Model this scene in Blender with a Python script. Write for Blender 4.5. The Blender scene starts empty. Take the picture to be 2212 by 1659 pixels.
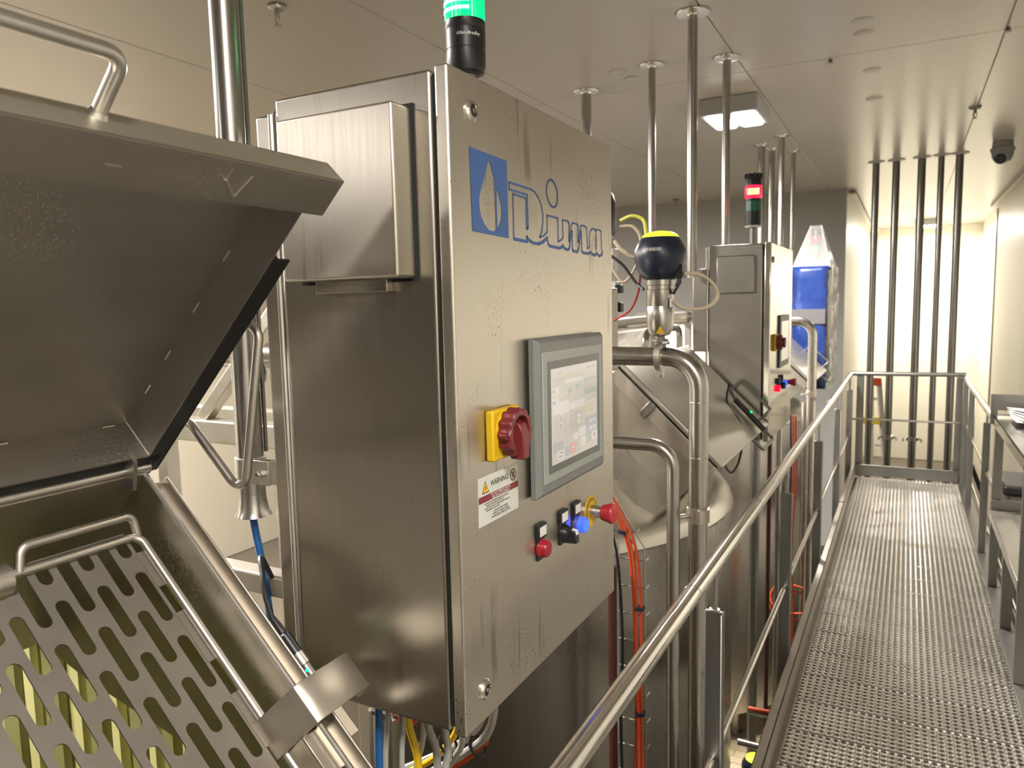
import bpy, bmesh, math, random
from mathutils import Vector, Matrix
from mathutils.geometry import tessellate_polygon
random.seed(7)
scene = bpy.context.scene
COL = scene.collection

# ------------------------------------------------------------------ camera
H = 1.86
cam_d = bpy.data.cameras.new('camera')
cam_d.sensor_width = 36.0
cam_d.lens = 36.0 * 1600.0 / 2212.0
cam_d.clip_start = 0.02
cam_d.dof.use_dof = True
cam_d.dof.focus_distance = 1.5
cam_d.dof.aperture_fstop = 6.5
cam = bpy.data.objects.new('camera', cam_d)
COL.objects.link(cam)
CAMROT = ((0.883293, -0.030820, 0.467807), (0.468325, 0.103920, -0.877424), (-0.021572, 0.994108, 0.106226))
m4 = Matrix(CAMROT).to_4x4()
m4.translation = (0, 0, H)
cam.matrix_world = m4
scene.camera = cam

# ------------------------------------------------------------------ world, exposure
w = bpy.data.worlds.new('world')
scene.world = w
w.use_nodes = True
w.node_tree.nodes['Background'].inputs[0].default_value = (0.5, 0.5, 0.5, 1)
w.node_tree.nodes['Background'].inputs[1].default_value = 0.02
vs = scene.view_settings
vs.view_transform = 'Standard'
vs.look = 'None'
vs.exposure = 0.22
vs.gamma = 1.0
vs.use_curve_mapping = False
scene.cycles.max_bounces = 8
scene.cycles.glossy_bounces = 5
scene.cycles.diffuse_bounces = 4
scene.cycles.transparent_max_bounces = 8
scene.cycles.sample_clamp_indirect = 4.0
scene.cycles.caustics_reflective = False
scene.cycles.caustics_refractive = False

# ceiling lamps: (x, y, power, warm). The lamps themselves are built further down.
CEIL = 3.50
LAMPS = [(-1.33, 6.58, 390, 155), (0.33, 18.7, 230, 180), (-3.9, 1.0, 330, 180), (-4.7, 6.4, 300, 180),
         (0.60, -0.6, 120, 160), (-4.6, -3.2, 60, 180), (-6.6, 2.2, 420, 180), (-7.6, 5.2, 300, 180)]  # far-left and behind-left lamps: unseen, added to brighten ceiling and cabinet cover

# ------------------------------------------------------------------ materials
MATS = {}
def nodes_of(name):
    m = bpy.data.materials.new(name)
    m.use_nodes = True
    nt = m.node_tree
    return m, nt, nt.nodes['Principled BSDF']

def mat(name, col, rough=0.5, metal=0.0, emis=None, es=0.0, spec=0.5, alpha=1.0, trans=0.0, ior=1.45, noise=0.0, nscale=20.0):
    m, nt, b = nodes_of(name)
    b.inputs['Base Color'].default_value = (*col, 1)
    b.inputs['Roughness'].default_value = rough
    b.inputs['Metallic'].default_value = metal
    b.inputs['Specular IOR Level'].default_value = spec
    b.inputs['IOR'].default_value = ior
    if alpha < 1: b.inputs['Alpha'].default_value = alpha
    if trans: b.inputs['Transmission Weight'].default_value = trans
    if emis:
        b.inputs['Emission Color'].default_value = (*emis, 1)
        b.inputs['Emission Strength'].default_value = es
    tc = nt.nodes.new('ShaderNodeTexCoord')
    n = nt.nodes.new('ShaderNodeTexNoise')
    n.inputs['Scale'].default_value = nscale
    n.inputs['Detail'].default_value = 3
    nt.links.new(tc.outputs['Object'], n.inputs['Vector'])
    mx = nt.nodes.new('ShaderNodeMix'); mx.data_type = 'RGBA'
    k = noise if noise else 0.06
    mx.inputs['A'].default_value = (col[0]*(1-k), col[1]*(1-k), col[2]*(1-k), 1)
    mx.inputs['B'].default_value = (min(1, col[0]*(1+k)), min(1, col[1]*(1+k)), min(1, col[2]*(1+k)), 1)
    nt.links.new(n.outputs['Fac'], mx.inputs['Factor'])
    nt.links.new(mx.outputs['Result'], b.inputs['Base Color'])
    MATS[name] = m
    return m

def steel(name, col=(0.60, 0.575, 0.53), rough=0.3, grain=(70, 70, 1.5), aniso=0.0, rot=0.0, dirt=0.12, specks=0.0, drips=0.0, var=0.10, wet=0.0):
    m, nt, b = nodes_of(name)
    N, L = nt.nodes, nt.links
    b.inputs['Metallic'].default_value = 1.0
    b.inputs['Anisotropic'].default_value = aniso
    b.inputs['Anisotropic Rotation'].default_value = rot
    tc = N.new('ShaderNodeTexCoord')
    if aniso:
        tg = N.new('ShaderNodeTangent'); tg.direction_type = 'RADIAL'; tg.axis = 'Z'
        L.new(tg.outputs[0], b.inputs['Tangent'])
    mp = N.new('ShaderNodeMapping'); mp.inputs['Scale'].default_value = grain
    L.new(tc.outputs['Object'], mp.inputs['Vector'])
    n1 = N.new('ShaderNodeTexNoise'); n1.inputs['Scale'].default_value = 3.0; n1.inputs['Detail'].default_value = 4
    L.new(mp.outputs[0], n1.inputs['Vector'])
    n2 = N.new('ShaderNodeTexNoise'); n2.inputs['Scale'].default_value = 4.0; n2.inputs['Detail'].default_value = 5
    L.new(tc.outputs['Object'], n2.inputs['Vector'])
    # roughness
    mr = N.new('ShaderNodeMapRange'); mr.inputs['To Min'].default_value = rough - var * 0.6; mr.inputs['To Max'].default_value = rough + var
    ad = N.new('ShaderNodeMath'); ad.operation = 'ADD'
    hl = N.new('ShaderNodeMath'); hl.operation = 'MULTIPLY'; hl.inputs[1].default_value = 0.5
    L.new(n1.outputs['Fac'], ad.inputs[0]); L.new(n2.outputs['Fac'], ad.inputs[1]); L.new(ad.outputs[0], hl.inputs[0])
    L.new(hl.outputs[0], mr.inputs['Value']); L.new(mr.outputs[0], b.inputs['Roughness'])
    # colour
    mx = N.new('ShaderNodeMix'); mx.data_type = 'RGBA'
    mx.inputs['A'].default_value = (col[0]*(1-dirt), col[1]*(1-dirt*1.1), col[2]*(1-dirt*1.2), 1)
    mx.inputs['B'].default_value = (min(1, col[0]*(1+dirt*.6)), min(1, col[1]*(1+dirt*.6)), min(1, col[2]*(1+dirt*.6)), 1)
    L.new(hl.outputs[0], mx.inputs['Factor'])
    out = mx.outputs['Result']
    if drips:
        mp2 = N.new('ShaderNodeMapping'); mp2.inputs['Scale'].default_value = (38, 38, 3.0)
        L.new(tc.outputs['Object'], mp2.inputs['Vector'])
        n3 = N.new('ShaderNodeTexNoise'); n3.inputs['Scale'].default_value = 1.0; n3.inputs['Detail'].default_value = 3
        n3.inputs['Distortion'].default_value = 0.4
        L.new(mp2.outputs[0], n3.inputs['Vector'])
        r = N.new('ShaderNodeMapRange'); r.inputs['From Min'].default_value = 0.58; r.inputs['From Max'].default_value = 0.66
        L.new(n3.outputs['Fac'], r.inputs['Value'])
        n3b = N.new('ShaderNodeTexNoise'); n3b.inputs['Scale'].default_value = 5.0
        L.new(tc.outputs['Object'], n3b.inputs['Vector'])
        r2 = N.new('ShaderNodeMapRange'); r2.inputs['From Min'].default_value = 0.50; r2.inputs['From Max'].default_value = 0.62
        L.new(n3b.outputs['Fac'], r2.inputs['Value'])
        ml = N.new('ShaderNodeMath'); ml.operation = 'MULTIPLY'; L.new(r.outputs[0], ml.inputs[0]); L.new(r2.outputs[0], ml.inputs[1])
        ml2 = N.new('ShaderNodeMath'); ml2.operation = 'MULTIPLY'; ml2.inputs[1].default_value = drips; L.new(ml.outputs[0], ml2.inputs[0])
        mx2 = N.new('ShaderNodeMix'); mx2.data_type = 'RGBA'
        mx2.inputs['B'].default_value = (0.20, 0.17, 0.13, 1)
        L.new(ml2.outputs[0], mx2.inputs['Factor']); L.new(out, mx2.inputs['A']); out = mx2.outputs['Result']
    if specks:
        n4 = N.new('ShaderNodeTexNoise'); n4.inputs['Scale'].default_value = 230.0; n4.inputs['Detail'].default_value = 2
        mp4 = N.new('ShaderNodeMapping'); mp4.inputs['Scale'].default_value = (1, 1, 0.6)
        L.new(tc.outputs['Object'], mp4.inputs['Vector']); L.new(mp4.outputs[0], n4.inputs['Vector'])
        r = N.new('ShaderNodeMapRange'); r.inputs['From Min'].default_value = 0.615; r.inputs['From Max'].default_value = 0.66
        L.new(n4.outputs['Fac'], r.inputs['Value'])
        n5 = N.new('ShaderNodeTexNoise'); n5.inputs['Scale'].default_value = 6.5; n5.inputs['Detail'].default_value = 3
        L.new(tc.outputs['Object'], n5.inputs['Vector'])
        r2 = N.new('ShaderNodeMapRange'); r2.inputs['From Min'].default_value = 0.54; r2.inputs['From Max'].default_value = 0.68
        L.new(n5.outputs['Fac'], r2.inputs['Value'])
        ml = N.new('ShaderNodeMath'); ml.operation = 'MULTIPLY'; L.new(r.outputs[0], ml.inputs[0]); L.new(r2.outputs[0], ml.inputs[1])
        ml2 = N.new('ShaderNodeMath'); ml2.operation = 'MULTIPLY'; ml2.inputs[1].default_value = specks; L.new(ml.outputs[0], ml2.inputs[0])
        mx3 = N.new('ShaderNodeMix'); mx3.data_type = 'RGBA'
        mx3.inputs['B'].default_value = (0.16, 0.11, 0.07, 1)
        L.new(ml2.outputs[0], mx3.inputs['Factor']); L.new(out, mx3.inputs['A']); out = mx3.outputs['Result']
    L.new(out, b.inputs['Base Color'])
    if wet:
        nw = N.new('ShaderNodeTexNoise'); nw.inputs['Scale'].default_value = 190.0; nw.inputs['Detail'].default_value = 2
        L.new(tc.outputs['Object'], nw.inputs['Vector'])
        nl = N.new('ShaderNodeTexNoise'); nl.inputs['Scale'].default_value = 7.0
        L.new(tc.outputs['Object'], nl.inputs['Vector'])
        r = N.new('ShaderNodeMapRange'); r.inputs['From Min'].default_value = 0.58; r.inputs['From Max'].default_value = 0.72
        L.new(nw.outputs['Fac'], r.inputs['Value'])
        r2 = N.new('ShaderNodeMapRange'); r2.inputs['From Min'].default_value = 0.48; r2.inputs['From Max'].default_value = 0.65
        L.new(nl.outputs['Fac'], r2.inputs['Value'])
        ml = N.new('ShaderNodeMath'); ml.operation = 'MULTIPLY'; L.new(r.outputs[0], ml.inputs[0]); L.new(r2.outputs[0], ml.inputs[1])
        bp = N.new('ShaderNodeBump'); bp.inputs['Strength'].default_value = wet; bp.inputs['Distance'].default_value = 0.003
        L.new(ml.outputs[0], bp.inputs['Height']); L.new(bp.outputs[0], b.inputs['Normal'])
    MATS[name] = m
    return m

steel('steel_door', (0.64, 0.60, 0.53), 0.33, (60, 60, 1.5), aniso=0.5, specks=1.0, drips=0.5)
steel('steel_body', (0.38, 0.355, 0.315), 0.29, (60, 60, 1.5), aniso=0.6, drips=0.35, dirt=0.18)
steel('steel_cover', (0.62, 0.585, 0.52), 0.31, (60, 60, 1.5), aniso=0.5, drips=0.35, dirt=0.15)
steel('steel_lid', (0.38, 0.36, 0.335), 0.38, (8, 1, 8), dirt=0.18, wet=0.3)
steel('steel_skirt', (0.56, 0.535, 0.46), 0.42, (8, 1, 8), dirt=0.16)
steel('steel_chute', (0.50, 0.47, 0.405), 0.36, (6, 6, 6), dirt=0.2, wet=0.35)
steel('steel_grate', (0.26, 0.24, 0.21), 0.55, (6, 6, 6), dirt=0.22)
steel('steel_rod', (0.58, 0.555, 0.51), 0.32, (9, 9, 9), dirt=0.15)
steel('steel_bracket', (0.56, 0.52, 0.46), 0.40, (6, 6, 6), dirt=0.25)
steel('steel_pole', (0.38, 0.37, 0.35), 0.26, (30, 30, 1), dirt=0.12)
steel('steel_rail', (0.72, 0.70, 0.65), 0.13, (14, 1, 14), dirt=0.08, var=0.05)
steel('steel_post', (0.25, 0.245, 0.23), 0.38, (20, 20, 2), dirt=0.12)
steel('steel_tank', (0.42, 0.405, 0.37), 0.27, (14, 14, 1), dirt=0.12, var=0.07)
steel('steel_cone', (0.66, 0.635, 0.575), 0.30, (5, 5, 5), dirt=0.10)
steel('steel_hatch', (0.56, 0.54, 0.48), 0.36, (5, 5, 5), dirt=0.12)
steel('steel_pipe', (0.44, 0.42, 0.385), 0.24, (20, 20, 4), dirt=0.1)
steel('steel_pipe_dark', (0.25, 0.24, 0.225), 0.20, (30, 30, 1), dirt=0.1, var=0.06)
steel('steel_grating', (0.80, 0.79, 0.76), 0.22, (20, 20, 20), dirt=0.14)
steel('steel_cabinet2', (0.31, 0.295, 0.27), 0.33, (50, 50, 1.5), aniso=0.4, dirt=0.1)
steel('steel_mirror', (0.74, 0.72, 0.66), 0.12, (20, 20, 2), dirt=0.05, var=0.04)
steel('chrome', (0.75, 0.73, 0.70), 0.14, (9, 9, 9), dirt=0.05, var=0.05)
steel('steel_dark', (0.24, 0.23, 0.21), 0.45, (9, 9, 9), dirt=0.15)
mat('wall_paint', (0.74, 0.71, 0.61), 0.42, spec=0.4, noise=0.02, nscale=2)
mat('wall_beige', (0.46, 0.41, 0.32), 0.5, spec=0.3, noise=0.03, nscale=2)
mat('wall_grey_unlit', (0.43, 0.43, 0.42), 0.45, spec=0.4, noise=0.03, nscale=2)  # unlit look of the end and rear walls put into a darker grey
mat('ceiling_paint', (0.70, 0.645, 0.575), 0.28, spec=0.5, noise=0.02, nscale=2)
mat('cap_white', (0.68, 0.65, 0.60), 0.4)
mat('black_plastic', (0.012, 0.012, 0.013), 0.38)
mat('dark_gap', (0.010, 0.010, 0.010), 0.7)
mat('rubber', (0.006, 0.006, 0.006), 0.6)
mat('logo_blue', (0.042, 0.098, 0.26), 0.45)
mat('bezel_grey', (0.17, 0.175, 0.165), 0.42)
mat('frame_grey', (0.30, 0.315, 0.295), 0.4)
mat('screen_border', (0.10, 0.105, 0.10), 0.25)
mat('screen', (0.35, 0.34, 0.33), 0.12, emis=(0.72, 0.66, 0.64), es=0.30)
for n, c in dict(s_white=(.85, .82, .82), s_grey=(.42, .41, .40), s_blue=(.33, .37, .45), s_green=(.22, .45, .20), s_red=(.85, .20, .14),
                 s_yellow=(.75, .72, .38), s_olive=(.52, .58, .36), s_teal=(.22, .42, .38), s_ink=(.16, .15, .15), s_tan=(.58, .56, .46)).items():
    c = tuple(v*.5+k*.5 for v, k in zip(c, (.74, .69, .67)))  # graphics mixed toward pale: washed-out reflection on the glass put into colour
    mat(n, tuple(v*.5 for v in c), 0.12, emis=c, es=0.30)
mat('sticker_white', (0.62, 0.63, 0.58), 0.45)
mat('sticker_red', (0.20, 0.022, 0.035), 0.45)
mat('sticker_yellow', (0.72, 0.42, 0.02), 0.45)
mat('ink', (0.012, 0.011, 0.010), 0.5)
mat('print_white', (0.75, 0.73, 0.71), 0.5)
mat('switch_yellow', (0.66, 0.42, 0.012), 0.42)
mat('switch_red', (0.145, 0.018, 0.020), 0.38)
mat('button_red', (0.30, 0.010, 0.022), 0.3)
mat('estop_red', (0.42, 0.022, 0.035), 0.35)
mat('button_blue', (0.02, 0.05, 0.8), 0.2, emis=(0.01, 0.06, 1.0), es=3.0)
mat('lens_clear', (0.55, 0.58, 0.62), 0.1, trans=0.85)
mat('lamp_green', (0.0, 0.5, 0.14), 0.25, emis=(0.0, 1.0, 0.22), es=1.1)
mat('lamp_green_hot', (0.2, 1.0, 0.7), 0.2, emis=(0.30, 1.0, 0.72), es=5.0)
mat('lamp_green_off', (0.012, 0.12, 0.06), 0.25)
mat('lamp_red', (0.7, 0.01, 0.03), 0.25, emis=(1.0, 0.01, 0.05), es=2.2)
mat('lamp_red_hot', (1, 0.4, 0.1), 0.2, emis=(1.0, 0.32, 0.05), es=9.0)
mat('lamp_red_off', (0.16, 0.012, 0.03), 0.3)
mat('led_green', (0, 0.6, 0.1), 0.3, emis=(0.0, 1.0, 0.15), es=5.0)
mat('led_red', (0.8, 0, 0.03), 0.3, emis=(1.0, 0.0, 0.03), es=1.6)
mat('dome_yellow', (0.55, 0.62, 0.05), 0.3, emis=(0.75, 0.95, 0.03), es=1.1)
mat('lamp_lens', (0.9, 0.9, 0.88), 0.3, emis=(1.0, 0.985, 0.94), es=14.0)
mat('lamp_case', (0.45, 0.46, 0.47), 0.5)
mat('valve_blue', (0.012, 0.016, 0.032), 0.36)
mat('hose_cream', (0.62, 0.52, 0.38), 0.45)
mat('hose_yellow', (0.72, 0.70, 0.12), 0.4)
mat('cable_grey', (0.40, 0.385, 0.36), 0.5)
mat('cable_yellow', (0.78, 0.50, 0.01), 0.42)
mat('cable_blue', (0.012, 0.10, 0.30), 0.42)
mat('cable_orange', (0.50, 0.068, 0.018), 0.45)
mat('cable_red', (0.42, 0.05, 0.03), 0.45)
mat('pipe_red', (0.06, 0.016, 0.013), 0.5)
mat('tarp_blue', (0.010, 0.027, 0.125), 0.28, noise=0.12, nscale=6)
mat('tape_grey', (0.075, 0.075, 0.075), 0.4)
mat('clear_film', (0.80, 0.80, 0.78), 0.12, alpha=0.22)
mat('clear_fold', (0.75, 0.75, 0.72), 0.15, alpha=0.5)
mat('paper', (0.80, 0.78, 0.76), 0.6)
mat('floor_tile', (0.46, 0.37, 0.24), 0.4, noise=0.08, nscale=5)
mat('floor_grout_shade', (0.13, 0.11, 0.08), 0.6)  # grout and bare slab, colour darkened to stand for shade under the walkway
mat('tank_inside', (0.62, 0.60, 0.30), 0.5, noise=0.1, nscale=6)
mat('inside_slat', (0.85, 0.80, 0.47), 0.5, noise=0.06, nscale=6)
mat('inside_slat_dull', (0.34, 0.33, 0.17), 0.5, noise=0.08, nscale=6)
mat('ladder_fibre', (0.62, 0.60, 0.52), 0.5)
mat('ladder_yellow', (0.80, 0.60, 0.02), 0.45)
mat('bin_green', (0.012, 0.06, 0.022), 0.5)
mat('camera_white', (0.36, 0.36, 0.36), 0.4)

# ------------------------------------------------------------------ helpers
ORG = {}
def thing(name, label, cat, loc=(0, 0, 0), group=None):
    o = bpy.data.objects.new(name, None)
    COL.objects.link(o)
    o.location = loc
    o.empty_display_size = 0.1
    o['label'] = label; o['category'] = cat
    if group: o['group'] = group
    ORG[o.name] = Vector(loc)
    return o

def tag(o, label, cat, group=None):
    o['label'] = label; o['category'] = cat
    if group: o['group'] = group
    return o

def fillet(pts, r, n=6):
    pts = [Vector(p) for p in pts]
    out = [pts[0]]
    for i in range(1, len(pts)-1):
        a, b, c = pts[i-1], pts[i], pts[i+1]
        d1 = (a-b); d2 = (c-b)
        l1, l2 = d1.length, d2.length
        d1.normalize(); d2.normalize()
        ang = d1.angle(d2)
        if ang > 3.1: continue
        t = min(r/math.tan(ang/2), l1*0.49, l2*0.49)
        rr = t*math.tan(ang/2)
        bis = (d1+d2).normalized()
        cen = b + bis*(rr/math.sin(ang/2))
        p0 = b+d1*t; p1 = b+d2*t
        v0 = p0-cen; v1 = p1-cen
        tot = v0.angle(v1)
        ax = v0.cross(v1).normalized()
        for k in range(n+1):
            out.append(cen + Matrix.Rotation(tot*k/n, 3, ax) @ v0)
    out.append(pts[-1])
    return out

def smooth_path(pts, n=6):
    pts = [Vector(p) for p in pts]
    P = [pts[0]*2-pts[1]] + pts + [pts[-1]*2-pts[-2]]
    out = []
    for i in range(1, len(P)-2):
        for k in range(n):
            t = k/n
            a, b, c, d = P[i-1], P[i], P[i+1], P[i+2]
            out.append(0.5*((2*b)+(c-a)*t+(2*a-5*b+4*c-d)*t*t+(3*b-a-3*c+d)*t**3))
    out.append(pts[-1])
    return out

class MB:
    def __init__(s):
        s.v = []; s.f = []; s.mi = []; s.m = 0
    def add(s, vs, fs):
        o = len(s.v)
        s.v += [Vector(v) for v in vs]
        for f in fs:
            s.f.append([i+o for i in f]); s.mi.append(s.m)
        return s
    def box(s, a, b):
        x0, y0, z0 = a; x1, y1, z1 = b
        return s.add([(x0,y0,z0),(x1,y0,z0),(x1,y1,z0),(x0,y1,z0),(x0,y0,z1),(x1,y0,z1),(x1,y1,z1),(x0,y1,z1)],
                     [(0,3,2,1),(4,5,6,7),(0,1,5,4),(1,2,6,5),(2,3,7,6),(3,0,4,7)])
    def pbox(s, P, a, b):   # box in a local frame given by the function P
        x0, y0, z0 = a; x1, y1, z1 = b
        return s.add([P(x0,y0,z0),P(x1,y0,z0),P(x1,y1,z0),P(x0,y1,z0),P(x0,y0,z1),P(x1,y0,z1),P(x1,y1,z1),P(x0,y1,z1)],
                     [(0,3,2,1),(4,5,6,7),(0,1,5,4),(1,2,6,5),(2,3,7,6),(3,0,4,7)])
    def bar(s, p0, p1, wu, wv, up=(0,0,1)):
        p0 = Vector(p0); p1 = Vector(p1); d = (p1-p0).normalized(); up = Vector(up)
        u = d.cross(up).normalized(); v = u.cross(d).normalized()
        q = []
        for p in (p0, p1):
            for a, b in ((-1,-1),(1,-1),(1,1),(-1,1)): q.append(p+u*a*wu/2+v*b*wv/2)
        return s.add(q, [(0,3,2,1),(4,5,6,7),(0,1,5,4),(1,2,6,5),(2,3,7,6),(3,0,4,7)])
    def tube(s, path, r, n=12, caps=True):
        P = [Vector(p) for p in path]
        rs = r if isinstance(r, (list, tuple)) else [r]*len(P)
        T = []
        for i in range(len(P)):
            a = P[max(i-1, 0)]; b = P[min(i+1, len(P)-1)]
            T.append((b-a).normalized())
        u = T[0].orthogonal().normalized()
        vs = []
        for i, p in enumerate(P):
            if i:
                ax = T[i-1].cross(T[i])
                if ax.length > 1e-8:
                    u = Matrix.Rotation(T[i-1].angle(T[i]), 3, ax.normalized()) @ u
            u = (u - T[i]*u.dot(T[i])).normalized()
            v = T[i].cross(u)
            for k in range(n):
                a = 2*math.pi*k/n
                vs.append(p+(u*math.cos(a)+v*math.sin(a))*rs[i])
        fs = []
        for i in range(len(P)-1):
            for k in range(n):
                fs.append((i*n+k, i*n+(k+1)%n, (i+1)*n+(k+1)%n, (i+1)*n+k))
        if caps:
            fs.append(tuple(reversed(range(n)))); fs.append(tuple(range((len(P)-1)*n, len(P)*n)))
        return s.add(vs, fs)
    def lathe(s, base, prof, n=32, axis=(0,0,1), caps=True):   # prof: (radius, height along axis)
        base = Vector(base); ax = Vector(axis).normalized()
        u = ax.orthogonal().normalized(); v = ax.cross(u)
        vs = []; fs = []
        for r, h in prof:
            for k in range(n):
                a = 2*math.pi*k/n
                vs.append(base+ax*h+(u*math.cos(a)+v*math.sin(a))*max(r, 1e-5))
        for i in range(len(prof)-1):
            for k in range(n):
                fs.append((i*n+k, i*n+(k+1)%n, (i+1)*n+(k+1)%n, (i+1)*n+k))
        if caps:
            fs.append(tuple(reversed(range(n)))); fs.append(tuple(range((len(prof)-1)*n, len(prof)*n)))
        return s.add(vs, fs)
    def quad(s, a, b, c, d):
        return s.add([a, b, c, d], [(0, 1, 2, 3)])
    def prism(s, poly, ext):
        ext = Vector(ext); n = len(poly)
        vs = [Vector(p) for p in poly]; vs += [p+ext for p in vs]
        fs = [tuple(reversed(range(n))), tuple(range(n, 2*n))]
        for i in range(n): fs.append((i, (i+1) % n, n+(i+1) % n, n+i))
        return s.add(vs, fs)
    def build(s, name, m, parent=None, bevel=0.0, seg=2, solid=0.0, sharp=35, loc=None, smooth=True, ref=None):
        org = Vector((0, 0, 0))
        if parent is not None:
            p = parent
            while p.parent: p = p.parent
            org = ORG.get(p.name, Vector((0, 0, 0)))
        elif loc is not None:
            org = Vector(loc)
        me = bpy.data.meshes.new(name)
        me.from_pydata([tuple(v-org) for v in s.v], [], s.f)
        if solid:
            bm = bmesh.new(); bm.from_mesh(me)
            bmesh.ops.remove_doubles(bm, verts=bm.verts, dist=1e-5)
            bmesh.ops.recalc_face_normals(bm, faces=bm.faces)
            for f in bm.faces:
                if ref is not None and f.normal.dot(Vector(ref)) < 0: f.normal_flip()
            bm.to_mesh(me); bm.free()
        ms = m if isinstance(m, (list, tuple)) else [m]
        for x in ms: me.materials.append(MATS[x])
        if len(ms) > 1: me.polygons.foreach_set('material_index', s.mi)
        me.polygons.foreach_set('use_smooth', [smooth and not solid]*len(me.polygons))
        me.update()
        me.set_sharp_from_angle(angle=math.radians(sharp))
        o = bpy.data.objects.new(name, me)
        COL.objects.link(o)
        if parent is not None: o.parent = parent
        elif loc is not None: o.location = loc; ORG[o.name] = Vector(loc)
        if solid:
            md = o.modifiers.new('s', 'SOLIDIFY'); md.thickness = solid; md.offset = 0
        if bevel:
            md = o.modifiers.new('b', 'BEVEL'); md.width = bevel; md.segments = seg; md.limit_method = 'ANGLE'; md.angle_limit = math.radians(40)
        return o

def children(o): return [c for c in COL.objects if c.parent == o]
def dup(root, delta, label, group=None):
    kids = {}
    for c in COL.objects:
        if c.parent: kids.setdefault(c.parent.name, []).append(c)
    def cp(o, par):
        c = o.copy(); COL.objects.link(c); c.parent = par
        for ch in kids.get(o.name, []): cp(ch, c)
        return c
    r = cp(root, None)
    r.location = Vector(root.location)+Vector(delta)
    ORG[r.name] = Vector(r.location)
    r['label'] = label
    if group: r['group'] = group
    return r

def struct(o):
    o['kind'] = 'structure'
    return o

def text_geo(body, size, align='CENTER', shear=0.0, bold=0.0):
    cu = bpy.data.curves.new('t', 'FONT'); cu.body = body; cu.size = size; cu.align_x = align; cu.align_y = 'CENTER'
    cu.shear = shear; cu.offset = bold; cu.resolution_u = 2
    o = bpy.data.objects.new('t', cu); COL.objects.link(o)
    dg = bpy.context.evaluated_depsgraph_get()
    ev = o.evaluated_get(dg); me = ev.to_mesh()
    vs = [v.co.copy() for v in me.vertices]; fs = [tuple(p.vertices) for p in me.polygons]
    ev.to_mesh_clear(); bpy.data.objects.remove(o); bpy.data.curves.remove(cu)
    return vs, fs

def ribbon(mb, pts, wdt, X, closed=False):
    # flat stroke in the plane X = const, points are (y, z)
    n = len(pts)
    for i in range(n-1):
        a = Vector(pts[i]); b = Vector(pts[i+1]); d = b-a
        if d.length < 1e-6: continue
        d.normalize(); nn = Vector((-d.y, d.x))*wdt/2
        q = [a+nn-d*wdt*.2, a-nn-d*wdt*.2, b-nn+d*wdt*.2, b+nn+d*wdt*.2]
        mb.add([(X, p.x, p.y) for p in q], [(0, 1, 2, 3)])

# ================================================================== the room
FLOOR = -2.10
XR, XL, YB, YE, YF = 1.40, -9.6, -9.0, 12.45, 20.3
XC = -0.85
b = MB(); b.box((XL, YB, FLOOR-0.12), (XR, YF, FLOOR-0.012)); floor = struct(b.build('floor', 'floor_grout_shade'))
# floor tiles where the gap beside the walkway lets one see them
tm = MB(); tm.box((-0.098, -0.048, -0.012), (0.098, 0.048, 0.0))
t0 = tm.build('tile', 'floor_tile', floor)
tme = t0.data
first = True
cnt = 0
for j in range(46):
    for i in range(6):
        x = -1.62 + i*0.2 + (0.1 if j % 2 else 0); y = 5.2 + j*0.1
        o = t0 if first else t0.copy()
        if not first: COL.objects.link(o)
        first = False
        o.location = (x, y, FLOOR + random.uniform(-0.0008, 0.0008)); cnt += 1
b = MB(); b.box((XL-.15, YB, FLOOR), (XL, YE, CEIL)); struct(b.build('wall_left', 'wall_beige'))
b = MB(); b.box((XL, YB-.15, FLOOR), (XR, YB, CEIL)); struct(b.build('wall_behind', 'wall_grey_unlit'))
b = MB(); b.box((XL, YE, FLOOR), (XC, YE+.15, CEIL)); struct(b.build('wall_end', 'wall_grey_unlit'))
b = MB(); b.box((XC-.15, YE+.15, FLOOR), (XC, YF, CEIL)); struct(b.build('wall_corridor', 'wall_paint'))
b = MB(); b.box((XC, YF, FLOOR), (XR+.2, YF+.15, CEIL)); struct(b.build('wall_far', 'wall_paint'))
b = MB(); b.box((XR, YB, FLOOR), (XR+.15, 16.3, CEIL)); struct(b.build('wall_right', 'wall_paint'))
b = MB(); b.box((XR+.09, 16.3, FLOOR), (XR+.24, YF, CEIL)); struct(b.build('wall_right_recess', 'wall_paint'))
b = MB(); b.box((XR-.012, 16.24, FLOOR), (XR+.09, 16.31, CEIL-.1)); b.box((XR-.022, 16.1, FLOOR), (XR, 16.14, CEIL-.1)); struct(b.build('trim_1', 'steel_pole'))
b = MB(); b.box((XR-.11, YB, CEIL-.055), (XR-.005, 16.3, CEIL-.035)); b.box((XR-.11, YB, CEIL-.06), (XR-.10, 16.3, CEIL-.01)); struct(b.build('trim_2', 'cap_white'))
b = MB(); b.box((XC, YE+.3, CEIL-.055), (XC+.10, YF, CEIL-.035)); struct(b.build('trim_3', 'cap_white'))
# ceiling of insulated panels
b = MB(); b.box((XL, YB, CEIL+.012), (XR+.2, YF, CEIL+.14)); ceiling = struct(b.build('ceiling', 'ceiling_paint'))
xs = [XL, -7.4, -5.83, -4.26, -2.69, -1.08, 0.49, XR+.2]; ys = [YB, 5.72, YF]
for i in range(7):
    for j in range(2):
        b = MB(); g = 0.004
        b.box((xs[i]+g, ys[j]+g, CEIL), (xs[i+1]-g, ys[j+1]-g, CEIL+.012)); b.build('panel', 'ceiling_paint', ceiling, bevel=.003)
for (x, y) in ((-.52, 5.76), (.50, 5.68)):
    b = MB(); b.lathe((x, y, CEIL-.03), [(.012, 0), (.02, .006), (.012, .018), (.012, .03)], 12); b.build('bolt', 'steel_dark', ceiling)

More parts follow.
